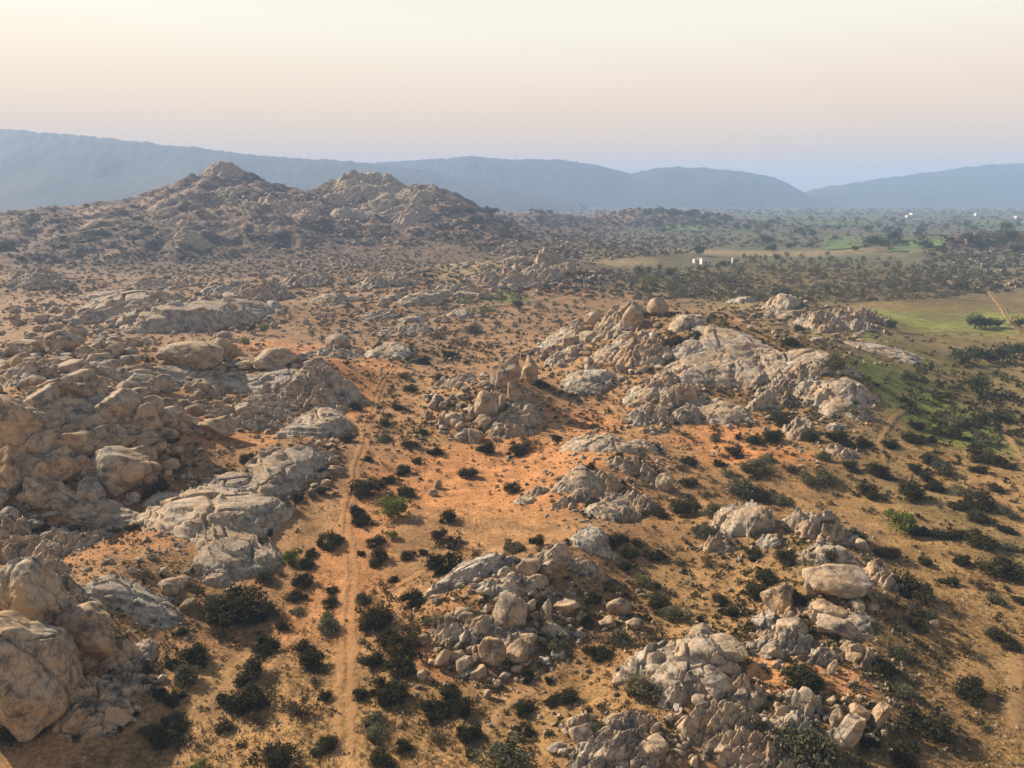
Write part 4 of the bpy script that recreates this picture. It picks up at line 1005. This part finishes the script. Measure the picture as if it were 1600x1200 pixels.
for i, (x, y, z, w, kd, ps, px, py) in enumerate(shrubs[:298]):
    fol, stm = SHRUB[kd][i % len(SHRUB[kd])]
    o = bpy.data.objects.new('shrub', None); COL.objects.link(o)
    k = w * 0.75
    o.location = (x, y, z - 0.02); o.rotation_euler = (0, 0, random.uniform(0, 6.28)); o.scale = (k, k * random.uniform(0.8, 1.0), k * random.uniform(0.75, 1.05))
    link('foliage', fol, o); link('stems', stm, o)
    pl = shrub_place(px, py)
    mk = near_mark(x, y, 5.0 + w)
    siz = 'small ' if w < 2.2 else ('' if w < 3.6 else ('large ' if w < 6 else 'sprawling '))
    l_ = siz + ADJ[kd] + ' ' + (('by the ' + mk) if mk else pl)
    if mk and len(l_.split()) > 16: l_, mk = siz + ADJ[kd] + ' ' + pl, None
    tag(o, l_, 'shrub', 'shrubs ' + (('by the ' + mk) if mk else pl))
SMALL = {k: [leaf_cloud(700 + j + len(k), 40, 6, 1.05, 0.18, 0.6, 0.12, True)[:2] for j in range(6)] for k in ADJ}
TINY = {k: [leaf_cloud(760 + j + len(k), 20, 5, 1.05, 0.26, 0.6, 0.12, True)[:2] for j in range(6)] for k in ADJ}
MATS = [M['leaf_dark'], M['leaf_wood'], M['leaf_green'], M['leaf_dry']]; MI = {'dark': 0, 'olive': 1, 'green': 2, 'dry': 3}
VV, FF, MM, off = [], [], [], 0
for i, (x, y, z, w, kd, *_r) in enumerate(shrubs[298:]):
    V, F = (SMALL if _r[0] > 7 else TINY)[kd][i % 6]
    r_ = random.uniform(0, 6.28); c, s = math.cos(r_), math.sin(r_); k = w * 0.68
    VV.append(np.stack([x + k * (V[:, 0] * c - V[:, 1] * s), y + k * (V[:, 0] * s + V[:, 1] * c), z + k * V[:, 2]], 1)); FF.append(F + off); off += len(V)
    MM.append(np.full(len(F), MI[kd], np.int32))
me = mesh_np('undergrowth', np.concatenate(VV), np.concatenate(FF), MATS, False)
me.polygons.foreach_set("material_index", np.concatenate(MM))
tag(link('undergrowth', me), 'dark scrub dotted over the slopes, hills and far plain', 'scrub', kind='stuff')

# dry grass tufts
VV, FF, off = [], [], 0
for (px, py, rx, ry, n) in [(430, 1080, 300, 160, 2600), (1450, 950, 220, 260, 3600), (800, 1050, 260, 150, 1800), (1060, 860, 160, 160, 1300), (1450, 640, 120, 90, 1500), (650, 800, 180, 120, 900)]:
    qx, qy = rng.uniform(px - rx, px + rx, n), rng.uniform(py - ry, py + ry, n)
    x, y, z = P(qx, qy)
    ok = (fbm2(x / 7, y / 7, 3, 222) > -0.05) & (np.abs(qx - 543) > 20)
    for k in np.nonzero(ok)[0]:
        m_ = 7; a = rng.uniform(0, 6.28, m_); L = rng.uniform(0.14, 0.42, m_); o_ = rng.normal(size=(m_, 2)) * 0.16
        b0 = np.stack([x[k] + o_[:, 0], y[k] + o_[:, 1], np.full(m_, z[k] - 0.03)], 1)
        sd = np.stack([np.cos(a), np.sin(a), 0 * a], 1) * 0.05
        tp = b0 + np.stack([np.cos(a + 1.5) * L * 0.5, np.sin(a + 1.5) * L * 0.5, L], 1)
        VV.append(np.stack([b0 - sd, b0 + sd, tp], 1).reshape(-1, 3)); FF.append(np.arange(3 * m_).reshape(-1, 3) + off); off += 3 * m_
tag(link('dry_grass', mesh_np('dry_grass', np.concatenate(VV), np.concatenate(FF), M['straw'], False)), 'thin dry grass tufts over the sandy soil', 'grass', kind='stuff')

# trees: trunk and crown each
TREE = {}
def tree_kind(key, mat, n_var, n, clumps, spread, leaf, fl, lift, trunk_h, r0):
    TREE[key] = []
    for k in range(n_var):
        V, F, cc = leaf_cloud(hash(key) + 31 * k, n, clumps, spread, leaf, fl, lift)
        V[:, :2] *= 0.62
        cc[:, :2] *= 0.62
        TV, TF = stems(cc[:8], r0, 60 + k, (0, 0, -0.06), (0.02, 0.01, trunk_h))
        TREE[key].append((mesh_np('crown', V, F, mat, False), mesh_np('trunk', TV, TF, M['bark'])))
tree_kind('wood', M['leaf_wood'], 4, 520, 10, 0.9, 0.05, 0.62, 0.38, 0.32, 0.022)
tree_kind('round', M['leaf_tree'], 4, 900, 14, 1.1, 0.055, 0.62, 0.26, 0.2, 0.03)
tree_kind('fresh', M['leaf_green'], 2, 700, 12, 0.9, 0.05, 0.6, 0.3, 0.25, 0.025)
def tree(px, py, h, key, label, group, wide=1.0):
    x, y, z = (float(q[0]) for q in P(px, py))
    cr, tk = TREE[key][random.randrange(len(TREE[key]))]
    o = bpy.data.objects.new('tree', None); COL.objects.link(o)
    o.location = (x, y, z); o.rotation_euler = (0, 0, random.uniform(0, 6.28)); o.scale = (h * wide * 0.92, h * wide * 0.92, h * 0.92)
    link('crown', cr, o); link('trunk', tk, o)
    tag(o, label, 'tree', group)
tree(1375, 384, 15, 'round', 'broad dark tree standing over the green fields', 'dark field trees', 1.7)
tree(1360, 383, 13, 'round', 'dark tree pressed against the broad field tree', 'dark field trees', 1.4)
tree(1395, 378, 17, 'round', 'dark tree behind the broad field tree', 'dark field trees', 1.5)
tree(1336, 392, 8, 'round', 'small round tree at the corner of the green field', 'dark field trees', 1.2)
tree(1304, 376, 11, 'round', 'slim dark tree inside the green field', 'dark field trees')
tree(1443, 387, 10, 'round', 'round tree at the end of the green field strip', 'dark field trees', 1.3)
tree(1440, 378, 12, 'wood', 'grey tree behind the round tree of the field strip', 'dark field trees', 1.2)
tree(1093, 400, 15, 'round', 'tall tree behind the white house', 'trees at the white house', 1.2)
tree(1213, 407, 9, 'round', 'dark tree at the end of the row past the white house', 'trees at the white house', 1.2)
for q in ((1163, 409, 10), (1171, 409, 8), (1180, 408, 9), (1188, 408, 7), (1196, 408, 8)):
    tree(q[0], q[1], q[2], 'wood', 'slim tree in the row past the white house', 'tree row at the white house', 0.6)
tree(1132, 418, 9, 'round', 'dark round tree in front of the white house', 'trees at the white house', 1.3)
tree(1047, 433, 9, 'round', 'dark round tree on the dry clearing', 'trees of the dry clearing', 1.2)
tree(1015, 447, 11, 'fresh', 'fresh green tree at the edge of the dry clearing', 'trees of the dry clearing', 1.1)
tree(413, 523, 7.5, 'fresh', 'slender fresh green tree below the dipping slabs', 'fresh green trees', 0.9)
tree(383, 543, 6, 'fresh', 'small fresh green tree behind the hollowed boulder', 'fresh green trees', 1.1)
tree(394, 522, 6, 'round', 'small dark tree beside the slender green one', 'fresh green trees')
tree(808, 482, 7, 'round', 'dark green tree where the road bends', 'roadside trees', 1.3)
tree(842, 484, 6, 'wood', 'thin tree at the roadside', 'roadside trees')
tree(762, 492, 6, 'fresh', 'round bright green tree at the roadside', 'roadside trees', 1.7)
tree(1392, 515, 6, 'round', 'small green tree at the end of the earth bank', 'trees of the pasture', 0.9)
tree(1437, 598, 7, 'wood', 'bare-limbed tree above the green hollow', 'trees of the pasture', 0.6)
for q in ((1532, 512, 7), (1545, 511, 6), (1560, 512, 6), (1524, 513, 9), (1594, 512, 7), (1500, 568, 7), (1512, 566, 8), (1534, 566, 7), (1560, 566, 9), (1581, 560, 8), (1597, 556, 6), (1525, 613, 8), (1420, 600, 5)):
    tree(q[0], q[1], q[2], 'round', 'dark bushy tree on the grassland by the earth bank', 'bushy trees of the grassland', 1.4)
nw = 0
while nw < 150:
    px, py = random.uniform(985, 1510), random.uniform(402, 472)
    if px < 1130 and py < 418: continue
    tree(px, py, random.uniform(5.5, 10.5), 'wood', 'thin grey-green tree of the dry open wood', 'trees of the dry open wood', random.uniform(0.8, 1.2)); nw += 1
for k in range(150):
    px, py = random.uniform(1020, 1600), random.uniform(341, 396)
    if 1280 < px < 1500 and 366 < py < 398 and random.random() < 0.85: continue
    if px < 1180 and py > 365: continue
    tree(px, py, random.uniform(9, 17), random.choice(('round', 'wood', 'round')), 'scattered tree on the hazy cultivated plain', 'trees of the cultivated plain', random.uniform(0.9, 1.3))

# ------------------------------------------------------------------ buildings, poles, person
def box(x0, x1, y0, y1, z0, z1):
    V = np.array([(x, y, z) for z in (z0, z1) for x, y in ((x0, y0), (x1, y0), (x1, y1), (x0, y1))], float)
    F = np.array([(0, 3, 2, 1), (4, 5, 6, 7), (0, 1, 5, 4), (1, 2, 6, 5), (2, 3, 7, 6), (3, 0, 4, 7)])
    return V, F
def part(name, boxes, mat, parent):
    VV, FF, off = [], [], 0
    for bx in boxes:
        V, F = box(*bx); VV.append(V); FF.append(F + off); off += 8
    return link(name, mesh_np(name, np.concatenate(VV), np.concatenate(FF), mat, False), parent)
def house(px, py, w, d, h, label, group, rz=0.0):
    x, y, z = (float(q[0]) for q in P(px, py))
    o = bpy.data.objects.new('house', None); COL.objects.link(o); o.location = (x, y, z - 0.3); o.rotation_euler = (0, 0, rz)
    part('wall', [(-w / 2, w / 2, -d / 2, d / 2, -1.5, h)], M['plaster'], o)
    rf = part('roof', [(-w / 2 - 0.3, w / 2 + 0.3, -d / 2 - 0.3, d / 2 + 0.3, h, h + 0.25)], M['plaster'], o)
    part('parapet', [(-w / 2 - 0.2, w / 2 + 0.2, -d / 2 - 0.2, -d / 2, h + 0.25, h + 0.8), (-w / 2 - 0.2, w / 2 + 0.2, d / 2, d / 2 + 0.2, h + 0.25, h + 0.8)], M['plaster'], rf)
    part('door', [(-0.6, 0.6, -d / 2 - 0.06, -d / 2 + 0.05, 0.3, 2.5)], M['door'], o)
    for s in (-1, 1):
        part('window', [(s * w * 0.3 - 0.6, s * w * 0.3 + 0.6, -d / 2 - 0.05, -d / 2 + 0.05, 1.3, 2.5)], M['glass'], o)
    tag(o, label, 'house', group)
house(1102, 413, 8, 6, 4.6, 'white flat-roofed house beside the dry clearing', 'white farm buildings', 0.1)
house(1090, 411, 7, 5, 3.0, 'low white shed next to the white flat-roofed house', 'white farm buildings', 0.1)
house(1147, 411, 3.5, 3.5, 4.2, 'small square white shrine among the trees', 'white farm buildings', -0.1)
house(1432, 338, 32, 16, 9, 'large pale building among trees on the far plain', 'far white buildings')
house(1420, 340, 14, 10, 6, 'pale annex beside the large building on the far plain', 'far white buildings')
house(1527, 337, 14, 10, 7, 'lone white building far out on the plain', 'far white buildings')
house(1592, 342, 20, 12, 7, 'white building behind the far pale green field', 'far white buildings')
x, y, z = (float(q[0]) for q in P(1112, 416))
o = bpy.data.objects.new('compound_wall', None); COL.objects.link(o); o.location = (x, y, z); o.rotation_euler = (0, 0, 0.05)
part('wall', [(-11, 9, -0.15, 0.15, -1.5, 1.5)], M['plaster'], o); part('coping', [(-11.1, 9.1, -0.22, 0.22, 1.5, 1.62)], M['concrete'], o)
tag(o, 'long low white wall in front of the white house', 'wall')
def pole(px, py, h, label, lean=0.0):
    x, y, z = (float(q[0]) for q in P(px, py))
    o = bpy.data.objects.new('utility_pole', None); COL.objects.link(o); o.location = (x, y, z); o.rotation_euler = (0, lean, 0)
    V, F = tube([(0, 0, -0.5), (0, 0, h * 0.5), (0, 0, h)], 0.20, 0.13, 8); link('shaft', mesh_np('shaft', V, F, M['concrete']), o)
    part('crossarm', [(-0.9, 0.9, -0.06, 0.06, h - 0.6, h - 0.45)], M['wire'], o)
    for s in (-0.8, 0, 0.8):
        V, F = tube([(s, 0, h - 0.45), (s, 0, h - 0.3), (s, 0, h - 0.15)], 0.06, 0.04, 6); link('insulator', mesh_np('insulator', V, F, M['plaster']), o)
    tag(o, label, 'pole', 'utility poles')
pole(303, 538, 5.0, 'leaning pale pole behind the flat-faced boulder', -0.08)
pole(720, 488, 5.6, 'pale upright pole beside the winding road')
pole(912, 451, 6.0, 'pole by the road above the red earth bank')
pole(983, 449, 6.0, 'pole by the road near the dry clearing')

def skin(name, chain, mat, parent):
    me = bpy.data.meshes.new(name)
    V = [q[0] for q in chain]; E = [(q[2], i) for i, q in enumerate(chain) if q[2] is not None]
    me.from_pydata(V, E, []); me.update()
    o = bpy.data.objects.new(name, me); COL.objects.link(o); o.parent = parent
    md = o.modifiers.new('skin', 'SKIN'); md.use_smooth_shade = True
    for i, q in enumerate(chain): me.skin_vertices[0].data[i].radius = (q[1], q[1])
    me.skin_vertices[0].data[0].use_root = True
    sb = o.modifiers.new('sub', 'SUBSURF'); sb.levels = 1; sb.render_levels = 2
    me.materials.append(mat)
    return o
x, y, z = (float(q[0]) for q in P(1191, 533))
bpy.context.view_layer.update()
dg = bpy.context.evaluated_depsgraph_get()
_d = Vector([float(q) for q in ray(1191, 551)]).normalized()
hit, loc, *_n = sc.ray_cast(dg, (0, 0, CAM_H), _d)
if hit: x, y, z = loc
o = bpy.data.objects.new('person', None); COL.objects.link(o); o.location = (x, y, z); o.rotation_euler = (0, 0, 0.5)
skin('body', [((0, 0, .95), .13, None), ((0, 0, 1.15), .12, 0), ((0, 0, 1.38), .15, 1), ((0, 0, 1.50), .055, 2), ((0, -.01, 1.56), .075, 3), ((0, -.015, 1.66), .09, 4), ((0, -.01, 1.73), .06, 5),
              ((.19, 0, 1.40), .055, 2), ((.25, 0, 1.13), .042, 7), ((.27, -.06, .88), .035, 8), ((.28, -.08, .78), .03, 9),
              ((-.19, 0, 1.40), .055, 2), ((-.25, 0, 1.13), .042, 11), ((-.27, -.04, .88), .035, 12), ((-.28, -.06, .78), .03, 13),
              ((.10, 0, .86), .095, 0), ((.11, -.02, .48), .065, 15), ((.11, .02, .08), .045, 16), ((.12, -.12, .04), .035, 17),
              ((-.10, 0, .86), .095, 0), ((-.11, .03, .48), .065, 19), ((-.11, .06, .08), .045, 20), ((-.12, -.07, .04), .035, 21)], M['skin'], o)
skin('shirt', [((0, 0, .88), .175, None), ((0, 0, 1.15), .15, 0), ((0, 0, 1.38), .17, 1), ((.20, 0, 1.39), .075, 2), ((.25, 0, 1.13), .062, 3), ((.265, -.04, .98), .058, 4),
               ((-.20, 0, 1.39), .075, 2), ((-.25, 0, 1.13), .062, 6), ((-.265, -.03, .98), .058, 7)], M['shirt'], o)
skin('trousers', [((0, 0, .84), .16, None), ((.10, 0, .72), .11, 0), ((.11, -.02, .45), .088, 1), ((.11, .02, .13), .075, 2), ((-.10, 0, .72), .11, 0), ((-.11, .03, .45), .088, 4), ((-.11, .06, .13), .075, 5)], M['trousers'], o)
skin('hair', [((0, .015, 1.70), .095, None), ((0, .03, 1.755), .07, 0)], M['hair'], o)
tag(o, 'person in a white shirt and dark trousers standing on the bare rock', 'person')

# ------------------------------------------------------------------ haze
m = bpy.data.materials.new('haze_air'); m.use_nodes = True; nt = m.node_tree; nt.nodes.clear()
out = nt.nodes.new("ShaderNodeOutputMaterial"); pv = nt.nodes.new("ShaderNodeVolumePrincipled")
pv.inputs["Color"].default_value = (0.40, 0.60, 0.97, 1); pv.inputs["Density"].default_value = 0.00023; pv.inputs["Anisotropy"].default_value = 0.0
nt.links.new(pv.outputs[0], out.inputs["Volume"])
V, F = box(-9800, 9800, -120, 9800, min(ZMIN, -12) - 1, 348)
tag(link('haze', mesh_np('haze', V, F, m, False)), 'pale blue haze over the plain and hills', 'haze', kind='stuff')
